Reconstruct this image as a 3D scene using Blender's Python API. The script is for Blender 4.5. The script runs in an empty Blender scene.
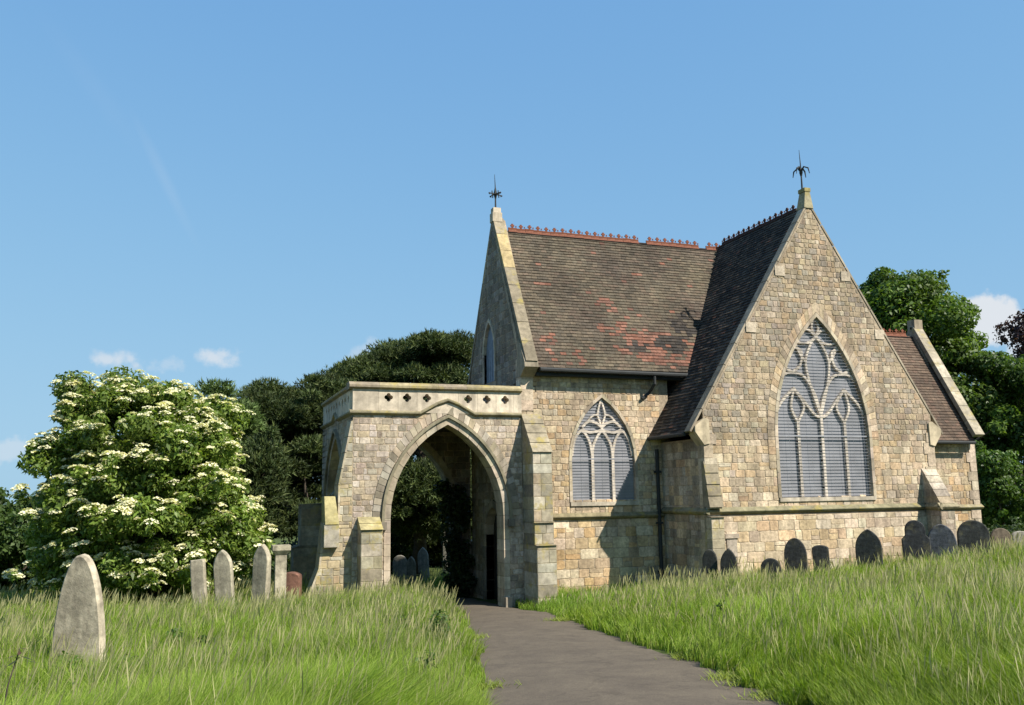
import bpy, bmesh, math, random
import numpy as np
from mathutils import Vector, Matrix
from mathutils.geometry import tessellate_polygon
R=math.radians
random.seed(7); rng=np.random.default_rng(11)
scn=bpy.context.scene
COL=scn.collection

# ------------------------------------------------------------------ camera
F_PX=902.3; PITCH=R(9.0); ROLL=R(.884); YAW=R(20.10)
CAMP=Vector((-13.571,-21.732,1.001))
fwd=Vector((math.sin(YAW)*math.cos(PITCH), math.cos(YAW)*math.cos(PITCH), math.sin(PITCH)))
right=Vector((math.cos(YAW),-math.sin(YAW),0))
up=right.cross(fwd)
cr,sr=math.cos(ROLL),math.sin(ROLL)
rx=right*cr-up*sr*(1); ux=right*sr+up*cr
cam=bpy.data.cameras.new('camera'); camo=bpy.data.objects.new('camera',cam); COL.objects.link(camo)
M=Matrix((( rx.x,ux.x,-fwd.x,CAMP.x),(rx.y,ux.y,-fwd.y,CAMP.y),(rx.z,ux.z,-fwd.z,CAMP.z),(0,0,0,1)))
camo.matrix_world=M
cam.sensor_width=36; cam.lens=F_PX/1024*36; cam.clip_start=.1; cam.clip_end=6000
scn.camera=camo
# ------------------------------------------------------------------ light
SUN=Vector((1.80,-2.42,3.06)).normalized()
sd=bpy.data.lights.new('sun','SUN'); sd.energy=5.0; sd.angle=R(.5); sd.color=(1,.94,.84)
so=bpy.data.objects.new('sun',sd); COL.objects.link(so); so.rotation_euler=SUN.to_track_quat('Z','Y').to_euler()
scn.view_settings.view_transform='Standard'; scn.view_settings.look='None'
scn.view_settings.exposure=0.85; scn.view_settings.gamma=1; scn.view_settings.use_curve_mapping=False
W=bpy.data.worlds.new('World'); scn.world=W; W.use_nodes=True
nt=W.node_tree; nt.nodes.clear()
wo=nt.nodes.new('ShaderNodeOutputWorld'); bg=nt.nodes.new('ShaderNodeBackground')
sky=nt.nodes.new('ShaderNodeTexSky'); sky.sky_type='NISHITA'; sky.sun_disc=False
sky.sun_elevation=math.asin(SUN.z); sky.sun_rotation=math.atan2(SUN.x,SUN.y)
sky.air_density=1.0; sky.dust_density=.25; sky.ozone_density=2.2; sky.altitude=50
bg.inputs['Strength'].default_value=.095
tc=nt.nodes.new('ShaderNodeTexCoord')
def N(t,**k):
    n=nt.nodes.new(t)
    for a,b in k.items(): setattr(n,a,b)
    return n
def pix_dir(px,py):
    u=px-512; v=py-352.5
    x=(u*rx+(-v)*ux)+fwd*F_PX
    return x.normalized()
def vmath(op,a,b):
    n=N('ShaderNodeVectorMath',operation=op)
    for i,q in enumerate((a,b)):
        if isinstance(q,(tuple,Vector)): n.inputs[i].default_value=tuple(q)
        else: nt.links.new(q,n.inputs[i])
    return n
def m(op,a,b=0,c=None,clamp=False):
    n=N('ShaderNodeMath',operation=op); n.use_clamp=clamp
    for i,q in enumerate((a,b,c)):
        if q is None: continue
        if isinstance(q,(int,float)): n.inputs[i].default_value=q
        else: nt.links.new(q,n.inputs[i])
    return n.outputs[0]
D_=tc.outputs['Generated']
nz=N('ShaderNodeTexNoise'); nz.inputs['Scale'].default_value=26; nz.inputs['Detail'].default_value=6; nz.inputs['Roughness'].default_value=.6
nt.links.new(D_,nz.inputs['Vector'])
nz2=N('ShaderNodeTexNoise'); nz2.inputs['Scale'].default_value=90; nz2.inputs['Detail'].default_value=4
nt.links.new(D_,nz2.inputs['Vector'])
def cloud(px,py,wx,wy,op,ang=0,rag=1.1,soft=.55):
    c=pix_dir(px,py); t=Vector((0,0,1)).cross(c).normalized(); t=-t; b=t.cross(c)
    b=c.cross(t) if b.z<0 else b
    ca,sa=math.cos(ang),math.sin(ang); t2=t*ca+b*sa; b2=b*ca-t*sa
    df=vmath('SUBTRACT',D_,c).outputs[0]
    x=m('DIVIDE',vmath('DOT_PRODUCT',df,t2).outputs['Value'],wx/F_PX)
    y=m('DIVIDE',vmath('DOT_PRODUCT',df,b2).outputs['Value'],wy/F_PX)
    r=m('SQRT',m('ADD',m('MULTIPLY',x,x),m('MULTIPLY',y,y)))
    r=m('ADD',r,m('MULTIPLY',m('SUBTRACT',nz.outputs['Fac'],.5),rag*2.2))
    r=m('ADD',r,m('MULTIPLY',m('SUBTRACT',nz2.outputs['Fac'],.5),rag*.9))
    mr=N('ShaderNodeMapRange'); mr.interpolation_type='SMOOTHSTEP'
    nt.links.new(r,mr.inputs[0]); mr.inputs[1].default_value=1.0; mr.inputs[2].default_value=1-soft
    mr.inputs[3].default_value=0; mr.inputs[4].default_value=op
    return mr.outputs[0]
masks=[cloud(113,359,26,11,.62,soft=.8),cloud(211,357,28,11,.68,soft=.8),cloud(172,364,20,10,.25),
       cloud(988,322,34,28,.9,rag=.6,soft=.35),cloud(1022,352,16,14,.7),
       cloud(5,450,22,13,.4),cloud(362,352,26,10,.3,R(25),soft=.8),cloud(985,440,30,20,.3,soft=.9),
       cloud(165,180,80,8,.07,R(-62),.12,1.0),cloud(95,88,90,14,.02,R(-50),.12,1.0)]
acc=None
for k in masks: acc=k if acc is None else m('MAXIMUM',acc,k)
mix=N('ShaderNodeMix',data_type='RGBA'); nt.links.new(acc,mix.inputs[0])
# slight desaturation of the clear sky (summer air) before the clouds
hs=N('ShaderNodeHueSaturation'); hs.inputs['Saturation'].default_value=1.12; hs.inputs['Value'].default_value=1.12
nt.links.new(sky.outputs[0],hs.inputs['Color'])
sep=N('ShaderNodeSeparateColor'); nt.links.new(hs.outputs[0],sep.inputs[0]); com=N('ShaderNodeCombineColor')
# film-like shoulder per channel: keeps the horizon from clipping to white
for ch,(a_,m_) in enumerate(((2.75,.44),(4.1,.70),(8.6,.88))):
    ax=m('MULTIPLY',sep.outputs[ch],.134*a_); inv=m('ADD',m('DIVIDE',1.0,ax),1.0/m_)
    nt.links.new(m('DIVIDE',1.0/(.095*2**.85),inv),com.inputs[ch])
nt.links.new(com.outputs[0],mix.inputs[6]); mix.inputs[7].default_value=(4.6,4.75,4.95,1)
nt.links.new(mix.outputs[2],bg.inputs['Color']); nt.links.new(bg.outputs[0],wo.inputs[0])

# ------------------------------------------------------------------ helpers
def tag(o,label=None,cat=None,group=None,kind=None):
    if label: o['label']=label
    if cat: o['category']=cat
    if group: o['group']=group
    if kind: o['kind']=kind
    return o
def empty(name,loc=(0,0,0)):
    o=bpy.data.objects.new(name,None); COL.objects.link(o); o.location=loc; o.empty_display_size=.3
    return o
class MB:
    """mesh builder: faces with a material index and one colour each"""
    def __init__(s): s.v=[]; s.f=[]; s.m=[]; s.c=[]
    def face(s,pts,mi=0,col=(1,1,1)):
        b=len(s.v); s.v+= [tuple(p) for p in pts]; s.f.append(tuple(range(b,b+len(pts)))); s.m.append(mi); s.c.append(col)
    def poly(s,verts,faces,mi=0,col=(1,1,1)):
        b=len(s.v); s.v+=[tuple(p) for p in verts]
        for f in faces: s.f.append(tuple(i+b for i in f)); s.m.append(mi); s.c.append(col)
    def build(s,name,mats,parent=None,smooth=False,recalc=True,loc=None):
        me=bpy.data.meshes.new(name); me.from_pydata(s.v,[],s.f)
        if not isinstance(mats,(list,tuple)): mats=[mats]
        for q in mats: me.materials.append(q)
        me.polygons.foreach_set('material_index',s.m)
        ca=me.color_attributes.new('Col','FLOAT_COLOR','CORNER')
        lens=[len(f) for f in s.f]
        arr=np.repeat(np.array([tuple(c)+(1,) for c in s.c],dtype=np.float32),lens,axis=0)
        ca.data.foreach_set('color',arr.ravel())
        if smooth: me.polygons.foreach_set('use_smooth',[True]*len(s.f))
        if recalc:
            bm=bmesh.new(); bm.from_mesh(me); bmesh.ops.remove_doubles(bm,verts=bm.verts,dist=1e-5)
            bmesh.ops.recalc_face_normals(bm,faces=bm.faces); bm.to_mesh(me); bm.free()
        me.update()
        o=bpy.data.objects.new(name,me); COL.objects.link(o)
        if parent: o.parent=parent; o.matrix_parent_inverse=Matrix.Translation(-parent.location) if parent.type=='EMPTY' and parent.parent is None else Matrix()
        if loc: o.location=loc
        return o
def vc(a,b,col):
    k=random.uniform(a,b); return tuple(q*k for q in col)
class Fr:
    def __init__(s,o,u,v,n): s.o=Vector(o); s.u=Vector(u).normalized(); s.v=Vector(v).normalized(); s.n=Vector(n).normalized()
    def p(s,a,b,c=0): return s.o+s.u*a+s.v*b+s.n*c
def prism(mb,fr,poly,c0,c1,mi=0,col=(1,1,1),holes=()):
    loops=[list(poly)]+[list(h) for h in holes]
    tris=tessellate_polygon([[Vector((a,b,0)) for a,b in L] for L in loops])
    flat=[p for L in loops for p in L]; n=len(flat)
    V=[fr.p(a,b,c0) for a,b in flat]+[fr.p(a,b,c1) for a,b in flat]
    Fc=[tuple(t) for t in tris]+[tuple(i+n for i in reversed(t)) for t in tris]
    k=0
    for L in loops:
        for i in range(len(L)):
            a=k+i; b=k+(i+1)%len(L); Fc.append((a,b,b+n,a+n))
        k+=len(L)
    mb.poly(V,Fc,mi,col)
def box(mb,x0,x1,y0,y1,z0,z1,mi=0,col=(1,1,1)):
    V=[(x,y,z) for z in (z0,z1) for y in (y0,y1) for x in (x0,x1)]
    mb.poly(V,[(0,1,3,2),(4,6,7,5),(0,4,5,1),(2,3,7,6),(0,2,6,4),(1,5,7,3)],mi,col)
def hexa(mb,V,mi=0,col=(1,1,1)):  # 8 points: bottom 4 ring, top 4 ring
    mb.poly(V,[(0,1,2,3),(7,6,5,4),(0,4,5,1),(1,5,6,2),(2,6,7,3),(3,7,4,0)],mi,col)
def beam(mb,a,b,w,h,upv=(0,0,1),mi=0,col=(1,1,1)):
    a=Vector(a);b=Vector(b);d=(b-a).normalized(); s=d.cross(Vector(upv)).normalized(); t=s.cross(d)
    V=[q+s*i*w/2+t*j*h/2 for q in (a,b) for i,j in ((-1,-1),(1,-1),(1,1),(-1,1))]
    hexa(mb,V,mi,col)
def tube(mb,pts,rad,n=6,mi=0,col=(1,1,1)):
    pts=[Vector(p) for p in pts]
    if not hasattr(rad,'__len__'): rad=[rad]*len(pts)
    rings=[];V=[];b=0
    ref=Vector((.31,.17,.93))
    for i,p in enumerate(pts):
        d=(pts[min(i+1,len(pts)-1)]-pts[max(i-1,0)]).normalized()
        s=d.cross(ref).normalized(); t=d.cross(s)
        V+=[p+(s*math.cos(2*math.pi*k/n)+t*math.sin(2*math.pi*k/n))*rad[i] for k in range(n)]
    Fc=[]
    for i in range(len(pts)-1):
        for k in range(n):
            Fc.append((i*n+k,i*n+(k+1)%n,(i+1)*n+(k+1)%n,(i+1)*n+k))
    Fc.append(tuple(range(n))); Fc.append(tuple((len(pts)-1)*n+k for k in reversed(range(n))))
    mb.poly(V,Fc,mi,col)
def ray(px,py): return pix_dir(px,py)
def onY(px,py,Y):
    r=ray(px,py); return CAMP+r*((Y-CAMP.y)/r.y)

# ------------------------------------------------------------------ materials
def newmat(name):
    mt=bpy.data.materials.new(name); mt.use_nodes=True; n=mt.node_tree; n.nodes.clear()
    return mt,n
def stone_mat(name,mult=(1,1,1),grain=9,blotch=.7,lo=.55,hi=1.25,bump=.35,lichen=0,streak=0):
    mt,n=newmat(name); L=n.links.new
    out=n.nodes.new('ShaderNodeOutputMaterial'); bs=n.nodes.new('ShaderNodeBsdfPrincipled'); bs.inputs['Roughness'].default_value=.92
    bs.inputs['Specular IOR Level'].default_value=.25
    at=n.nodes.new('ShaderNodeVertexColor'); at.layer_name='Col'
    tcn=n.nodes.new('ShaderNodeTexCoord')
    def noise(sc,det=5,rough=.6):
        q=n.nodes.new('ShaderNodeTexNoise'); q.inputs['Scale'].default_value=sc; q.inputs['Detail'].default_value=det; q.inputs['Roughness'].default_value=rough
        L(tcn.outputs['Object'],q.inputs['Vector']); return q.outputs['Fac']
    def mapr(src,a,b,c,d):
        q=n.nodes.new('ShaderNodeMapRange'); L(src,q.inputs[0]); q.inputs[1].default_value=a;q.inputs[2].default_value=b;q.inputs[3].default_value=c;q.inputs[4].default_value=d; return q.outputs[0]
    def mul(a,b):
        q=n.nodes.new('ShaderNodeMix'); q.data_type='RGBA'; q.blend_type='MULTIPLY'; q.inputs[0].default_value=1
        L(a,q.inputs[6]); 
        if isinstance(b,tuple): q.inputs[7].default_value=b+(1,)
        else: L(b,q.inputs[7])
        return q.outputs[2]
    g=mapr(noise(grain,6,.7),.3,.7,lo,hi)
    c=mul(at.outputs['Color'],g); c=mul(c,mapr(noise(blotch,5,.65),.35,.65,.70,1.14))
    c=mul(c,mult)
    if lichen:
        q=n.nodes.new('ShaderNodeMix'); q.data_type='RGBA'; L(mapr(noise(2.3,6,.7),.54,.66,0,lichen),q.inputs[0]); L(c,q.inputs[6]); q.inputs[7].default_value=(.30,.24,.07,1); c=q.outputs[2]
    if streak:
        mp=n.nodes.new('ShaderNodeMapping'); mp.inputs['Scale'].default_value=(3,3,.35); L(tcn.outputs['Object'],mp.inputs[0])
        q0=n.nodes.new('ShaderNodeTexNoise'); q0.inputs['Scale'].default_value=1.5; q0.inputs['Detail'].default_value=6; L(mp.outputs[0],q0.inputs['Vector'])
        c=mul(c,mapr(q0.outputs['Fac'],.35,.6,1-streak,1.1))
    L(c,bs.inputs['Base Color'])
    bp=n.nodes.new('ShaderNodeBump'); bp.inputs['Strength'].default_value=bump; bp.inputs['Distance'].default_value=.02
    L(noise(grain*1.7,6,.75),bp.inputs['Height']); L(bp.outputs[0],bs.inputs['Normal']); L(bs.outputs[0],out.inputs[0])
    return mt
M_STONE=stone_mat('ragstone',(.98,.90,.89),grain=12,blotch=.6,bump=.6,hi=1.3,lo=.6,streak=.22)
M_DRESS=stone_mat('dressed_stone',(.93,.875,.86),grain=6,blotch=1.1,lo=.7,hi=1.15,bump=.2,streak=.25)
M_LICH=stone_mat('lichened_stone',(.85,.82,.78),grain=7,blotch=1.5,lo=.6,hi=1.2,lichen=.8)
M_TILE=stone_mat('clay_tile',(.76,.72,.70),grain=14,blotch=.5,lo=.6,hi=1.3,bump=.3)
M_HEAD=stone_mat('headstone_stone',(.95,.9,.82),grain=7,blotch=2.0,lo=.5,hi=1.3,bump=.5,streak=.45)
M_DARKHEAD=stone_mat('sooted_headstone',grain=8,blotch=2.5,lo=.4,hi=1.7,bump=.5,lichen=.22,streak=.3)
def plain(name,col,rough=.6,metal=0,var=.25,sc=6,spec=.5):
    mt,n=newmat(name); L=n.links.new
    out=n.nodes.new('ShaderNodeOutputMaterial'); bs=n.nodes.new('ShaderNodeBsdfPrincipled'); bs.inputs['Roughness'].default_value=rough; bs.inputs['Metallic'].default_value=metal
    bs.inputs['Specular IOR Level'].default_value=spec
    tcn=n.nodes.new('ShaderNodeTexCoord'); q=n.nodes.new('ShaderNodeTexNoise'); q.inputs['Scale'].default_value=sc; q.inputs['Detail'].default_value=5
    L(tcn.outputs['Object'],q.inputs['Vector'])
    mr=n.nodes.new('ShaderNodeMapRange'); L(q.outputs['Fac'],mr.inputs[0]); mr.inputs[1].default_value=.3; mr.inputs[2].default_value=.7; mr.inputs[3].default_value=1-var; mr.inputs[4].default_value=1+var
    mx=n.nodes.new('ShaderNodeMix'); mx.data_type='RGBA'; mx.blend_type='MULTIPLY'; mx.inputs[0].default_value=1; mx.inputs[6].default_value=tuple(col)+(1,); L(mr.outputs[0],mx.inputs[7])
    L(mx.outputs[2],bs.inputs['Base Color']); L(bs.outputs[0],out.inputs[0]); return mt
M_IRON=plain('painted_iron',(.018,.02,.02),.8)
M_GLASS=plain('leaded_glass',(.20,.20,.215),.55,spec=.6,var=.2,sc=2)
M_GRILLE=plain('galvanised_grille',(.24,.24,.255),.5,var=.1)
M_WOOD=plain('dark_door_wood',(.018,.014,.011),.7)
M_BOARD=plain('painted_board',(.14,.17,.21),.6)
M_BARK=plain('bark',(.055,.042,.03),.95,var=.5,sc=9)
M_BRICKRED=plain('red_sandstone',(.23,.09,.06),.9,var=.35)
M_WHITE=plain('white_render',(.7,.7,.7),.7,var=.05)
def leaf_mat(name,trans=.35,rough=.5,spec=.3,dark=1):
    mt,n=newmat(name); L=n.links.new
    out=n.nodes.new('ShaderNodeOutputMaterial'); at=n.nodes.new('ShaderNodeVertexColor'); at.layer_name='Col'
    bs=n.nodes.new('ShaderNodeBsdfPrincipled'); bs.inputs['Roughness'].default_value=rough; bs.inputs['Specular IOR Level'].default_value=spec
    tr=n.nodes.new('ShaderNodeBsdfTranslucent'); ms=n.nodes.new('ShaderNodeMixShader'); ms.inputs[0].default_value=trans
    L(at.outputs['Color'],bs.inputs['Base Color'])
    mx=n.nodes.new('ShaderNodeMix'); mx.data_type='RGBA'; mx.blend_type='MULTIPLY'; mx.inputs[0].default_value=1; L(at.outputs['Color'],mx.inputs[6]); mx.inputs[7].default_value=(1.5,1.6,.7,1)
    L(mx.outputs[2],tr.inputs[0]); L(bs.outputs[0],ms.inputs[1]); L(tr.outputs[0],ms.inputs[2]); L(ms.outputs[0],out.inputs[0])
    return mt
M_LEAF=leaf_mat('leaf'); M_GRASS=leaf_mat('grass_blade',.4,.55,.25); M_NEEDLE=leaf_mat('needle',.15,.6,.2); M_FLOWER=leaf_mat('cream_flower',.25,.8,.1)

def numpy_mesh(name,V,F,mats,cols,mi=None,parent=None):
    """V (n,3), F (m,k) same-size faces, cols (m,3)"""
    me=bpy.data.meshes.new(name)
    m_,k=F.shape
    me.vertices.add(len(V)); me.vertices.foreach_set('co',V.astype(np.float32).ravel())
    me.loops.add(m_*k); me.loops.foreach_set('vertex_index',F.astype(np.int32).ravel())
    me.polygons.add(m_); me.polygons.foreach_set('loop_start',(np.arange(m_)*k).astype(np.int32))
    try: me.polygons.foreach_set('loop_total',np.full(m_,k,np.int32))
    except Exception: pass
    if not isinstance(mats,(list,tuple)): mats=[mats]
    for q in mats: me.materials.append(q)
    if mi is not None: me.polygons.foreach_set('material_index',mi.astype(np.int32))
    ca=me.color_attributes.new('Col','FLOAT_COLOR','CORNER')
    c=np.ones((m_,4),np.float32); c[:,:3]=cols
    ca.data.foreach_set('color',np.repeat(c,k,axis=0).ravel())
    me.update(calc_edges=True)
    o=bpy.data.objects.new(name,me); COL.objects.link(o)
    if parent: o.parent=parent; o.matrix_parent_inverse=Matrix.Translation(-parent.location)
    return o

# ------------------------------------------------------------------ ground
def zg(x,y):
    x=np.asarray(x,dtype=float); y=np.asarray(y,dtype=float)
    a=np.where(y<2.4,-(np.maximum(y,-60)-2.4)*.055,-(np.minimum(y,16)-2.4)*.04)
    far=np.clip((y-16)/60,0,1)*-.5
    b=.050*np.clip(x,0,13)*np.clip((y+22)/14,0,1)
    return -2.05+a+far+b+.035*np.sin(x*.9+1)*np.sin(y*.7)*np.clip((np.abs(x-path_c(y))-2.2)/2,0,1)
PY=[-60,-24,-13.5,-10.4,-6.8,0,2.4,4,7.6,12,20]
PL=[-23.4,-14.3,-10.95,-9.93,-8.88,-7.03,-6.6,-6.35,-6.4,-6.9,-8]
PR=[-19.5,-10.3,-7.6,-6.75,-6.15,-4.85,-4.95,-4.8,-4.9,-5.2,-6.3]
def path_l(y): return np.interp(y,PY,PL)
def path_r(y): return np.interp(y,PY,PR)
def path_c(y): return (np.interp(y,PY,PL)+np.interp(y,PY,PR))/2
def axis(a,b,lo,hi,step):
    far1=-np.geomspace(1,abs(a-lo)+1,26)[::-1]+1+lo; near=np.arange(lo,hi,step); far2=np.geomspace(1,b-hi+1,26)-1+hi
    return np.unique(np.concatenate([far1,near,far2]))
gx=axis(-1500,1500,-40,45,.6); gy=axis(-300,2500,-34,40,.6)
X,Y=np.meshgrid(gx,gy); Z=zg(X,Y)
Vg=np.stack([X.ravel(),Y.ravel(),Z.ravel()],1); nx=len(gx); ny=len(gy)
i,j=np.meshgrid(np.arange(nx-1),np.arange(ny-1)); a=(j*nx+i).ravel()
Fg=np.stack([a,a+1,a+nx+1,a+nx],1)
def ground_mat():
    mt,n=newmat('meadow_soil'); L=n.links.new
    out=n.nodes.new('ShaderNodeOutputMaterial'); bs=n.nodes.new('ShaderNodeBsdfPrincipled'); bs.inputs['Roughness'].default_value=1; bs.inputs['Specular IOR Level'].default_value=.1
    tcn=n.nodes.new('ShaderNodeTexCoord'); q=n.nodes.new('ShaderNodeTexNoise'); q.inputs['Scale'].default_value=1.7; q.inputs['Detail'].default_value=10; q.inputs['Roughness'].default_value=.75
    L(tcn.outputs['Object'],q.inputs['Vector']); r=n.nodes.new('ShaderNodeValToRGB')
    r.color_ramp.elements[0].position=.32; r.color_ramp.elements[0].color=(.035,.045,.014,1); r.color_ramp.elements[1].position=.7; r.color_ramp.elements[1].color=(.095,.125,.035,1)
    L(q.outputs['Fac'],r.inputs[0]); L(r.outputs[0],bs.inputs['Base Color'])
    bp=n.nodes.new('ShaderNodeBump'); bp.inputs['Strength'].default_value=.8; bp.inputs['Distance'].default_value=.1; L(q.outputs['Fac'],bp.inputs['Height']); L(bp.outputs[0],bs.inputs['Normal'])
    L(bs.outputs[0],out.inputs[0]); return mt
g=numpy_mesh('ground',Vg,Fg,ground_mat(),np.ones((len(Fg),3))); tag(g,kind='structure')
def path_mat():
    mt,n=newmat('worn_tarmac'); L=n.links.new
    out=n.nodes.new('ShaderNodeOutputMaterial'); bs=n.nodes.new('ShaderNodeBsdfPrincipled'); bs.inputs['Roughness'].default_value=.9; bs.inputs['Specular IOR Level'].default_value=.25
    tcn=n.nodes.new('ShaderNodeTexCoord')
    def noise(sc,det,rg=.6):
        q=n.nodes.new('ShaderNodeTexNoise'); q.inputs['Scale'].default_value=sc; q.inputs['Detail'].default_value=det; q.inputs['Roughness'].default_value=rg; L(tcn.outputs['Object'],q.inputs['Vector']); return q.outputs['Fac']
    r=n.nodes.new('ShaderNodeValToRGB'); e=r.color_ramp.elements; e[0].position=.34; e[0].color=(.082,.066,.050,1); e[1].position=.68; e[1].color=(.128,.104,.075,1)
    L(noise(1.6,9,.78),r.inputs[0])
    r2=n.nodes.new('ShaderNodeMapRange'); L(noise(70,3,.8),r2.inputs[0]); r2.inputs[1].default_value=.35; r2.inputs[2].default_value=.68; r2.inputs[3].default_value=.6; r2.inputs[4].default_value=1.42
    mx=n.nodes.new('ShaderNodeMix'); mx.data_type='RGBA'; mx.blend_type='MULTIPLY'; mx.inputs[0].default_value=1; L(r.outputs[0],mx.inputs[6]); L(r2.outputs[0],mx.inputs[7])
    # dark crack / patch lines
    v=n.nodes.new('ShaderNodeTexVoronoi'); v.feature='DISTANCE_TO_EDGE'; v.inputs['Scale'].default_value=.55
    ns=n.nodes.new('ShaderNodeTexNoise'); ns.inputs['Scale'].default_value=2.2; ns.inputs['Detail'].default_value=5; L(tcn.outputs['Object'],ns.inputs['Vector'])
    va=n.nodes.new('ShaderNodeVectorMath'); va.operation='ADD'; L(tcn.outputs['Object'],va.inputs[0]); L(ns.outputs['Color'],va.inputs[1]); L(va.outputs[0],v.inputs['Vector'])
    r3=n.nodes.new('ShaderNodeMapRange'); L(v.outputs['Distance'],r3.inputs[0]); r3.inputs[1].default_value=0; r3.inputs[2].default_value=.02; r3.inputs[3].default_value=.8; r3.inputs[4].default_value=1
    mx2=n.nodes.new('ShaderNodeMix'); mx2.data_type='RGBA'; mx2.blend_type='MULTIPLY'; mx2.inputs[0].default_value=1; L(mx.outputs[2],mx2.inputs[6]); L(r3.outputs[0],mx2.inputs[7])
    L(mx2.outputs[2],bs.inputs['Base Color'])
    bp=n.nodes.new('ShaderNodeBump'); bp.inputs['Strength'].default_value=.5; bp.inputs['Distance'].default_value=.012; L(noise(55,4,.8),bp.inputs['Height']); L(bp.outputs[0],bs.inputs['Normal'])
    L(bs.outputs[0],out.inputs[0]); return mt
mb=MB(); ys=np.arange(-40,12.01,.3); K=12; rows=[]
for yy in ys:
    w1=.07*math.sin(yy*2.3)+.05*math.sin(yy*5.1+1)+random.uniform(-.03,.03); w2=.07*math.sin(yy*1.9+2)+.05*math.sin(yy*4.3)+random.uniform(-.03,.03)
    l=path_l(yy)+w1; r_=path_r(yy)+w2
    rows.append([(l+(r_-l)*k/K,yy,float(zg(l+(r_-l)*k/K,yy))+.012+.05*math.sin(math.pi*k/K)) for k in range(K+1)])
for q in range(len(rows)-1):
    for k in range(K): mb.face([rows[q][k],rows[q][k+1],rows[q+1][k+1],rows[q+1][k]])
tag(mb.build('path',path_mat(),smooth=True),kind='structure')

# ------------------------------------------------------------------ masonry
def arch_pts(cx,base,spr,w,h,n=14,extra=0):
    """pointed arch outline, clockwise from bottom-left; w half width, h rise, extra = concentric offset"""
    Rr=(w*w+h*h)/(2*w); c=Rr-w; Re=Rr+extra
    pts=[(cx-w-extra,base)]
    th=math.acos(max(-1,min(1,c/Re)))
    for k in range(n+1):
        t=th*k/n; pts.append((cx+c-Re*math.cos(t),spr+Re*math.sin(t)))
    for k in range(n-1,-1,-1):
        t=th*k/n; pts.append((cx-c+Re*math.cos(t),spr+Re*math.sin(t)))
    pts.append((cx+w+extra,base)); return pts
def extent(poly,z):
    xs=[]
    for (x0,z0),(x1,z1) in zip(poly,poly[1:]+poly[:1]):
        if (z0-z)*(z1-z)<0: xs.append(x0+(x1-x0)*(z-z0)/(z1-z0))
    return (min(xs),max(xs)) if len(xs)>1 else None
def clip(poly,sub):
    """clip sub by convex poly (any orientation)"""
    area=sum(a[0]*b[1]-b[0]*a[1] for a,b in zip(poly,poly[1:]+poly[:1])); P=poly if area>0 else poly[::-1]
    out=sub
    for a,b in zip(P,P[1:]+P[:1]):
        ins=lambda p:(b[0]-a[0])*(p[1]-a[1])-(b[1]-a[1])*(p[0]-a[0])>=-1e-9
        res=[]
        for p,q in zip(out,out[1:]+out[:1]):
            ip,iq=ins(p),ins(q)
            if ip: res.append(p)
            if ip!=iq:
                d1=(b[0]-a[0])*(p[1]-a[1])-(b[1]-a[1])*(p[0]-a[0]); d2=(b[0]-a[0])*(q[1]-a[1])-(b[1]-a[1])*(q[0]-a[0])
                t=d1/(d1-d2); res.append((p[0]+(q[0]-p[0])*t,p[1]+(q[1]-p[1])*t))
        out=res
        if len(out)<3: return []
    return out
def parea(p): return abs(sum(a[0]*b[1]-b[0]*a[1] for a,b in zip(p,p[1:]+p[:1])))/2
CREAM=[(.50,.42,.28),(.47,.37,.23),(.55,.48,.34),(.43,.34,.21),(.40,.36,.27),(.50,.38,.21),(.36,.31,.22)]
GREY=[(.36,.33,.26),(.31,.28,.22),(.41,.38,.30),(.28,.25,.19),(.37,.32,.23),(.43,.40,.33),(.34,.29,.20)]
TAN=[(.41,.35,.24),(.46,.39,.27),(.36,.31,.22),(.48,.43,.32),(.40,.32,.20),(.33,.28,.20),(.43,.36,.24)]
MORTAR=(.36,.31,.22)
def stonecol(pal):
    c=random.choice(pal); k=random.uniform(.86,1.12); return tuple(min(.8,x*k*random.uniform(.97,1.03)) for x in c)
def block(mb,fr,pg,proud,col,ins=.014,mi=0,jit=.012,chip=False):
    proud*=.42; n0=len(pg)
    cx=sum(p[0] for p in pg)/len(pg); cy=sum(p[1] for p in pg)/len(pg)
    pg=[(p[0]+random.uniform(-jit,jit),p[1]+random.uniform(-jit,jit)) for p in pg]
    inn=[]
    for p in pg:
        d=math.hypot(p[0]-cx,p[1]-cy)+1e-6; k=max(0,1-ins*1.3/d); inn.append((cx+(p[0]-cx)*k,cy+(p[1]-cy)*k))
    if chip and n0==4:   # rubble: knocked-off corners
        q=[]; m_=len(inn)
        for i in range(4):
            for t in (random.uniform(.04,.16),1-random.uniform(.04,.16)):
                a,b=pg[i],pg[(i+1)%4]; q.append((a[0]+(b[0]-a[0])*t,a[1]+(b[1]-a[1])*t))
        pg=q; inn=[]
        for p in pg:
            d=math.hypot(p[0]-cx,p[1]-cy)+1e-6; k=max(0,1-ins*1.3/d); inn.append((cx+(p[0]-cx)*k,cy+(p[1]-cy)*k))
    n=len(pg); pr=[proud+random.uniform(-.25,.25)*proud for _ in pg]
    V=[fr.p(a,b,-.004) for a,b in pg]+[fr.p(a,b,pr[i]) for i,(a,b) in enumerate(inn)]
    mb.poly(V,[tuple(range(n,2*n))]+[(i,(i+1)%n,(i+1)%n+n,i+n) for i in range(n)],mi,col)
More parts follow.
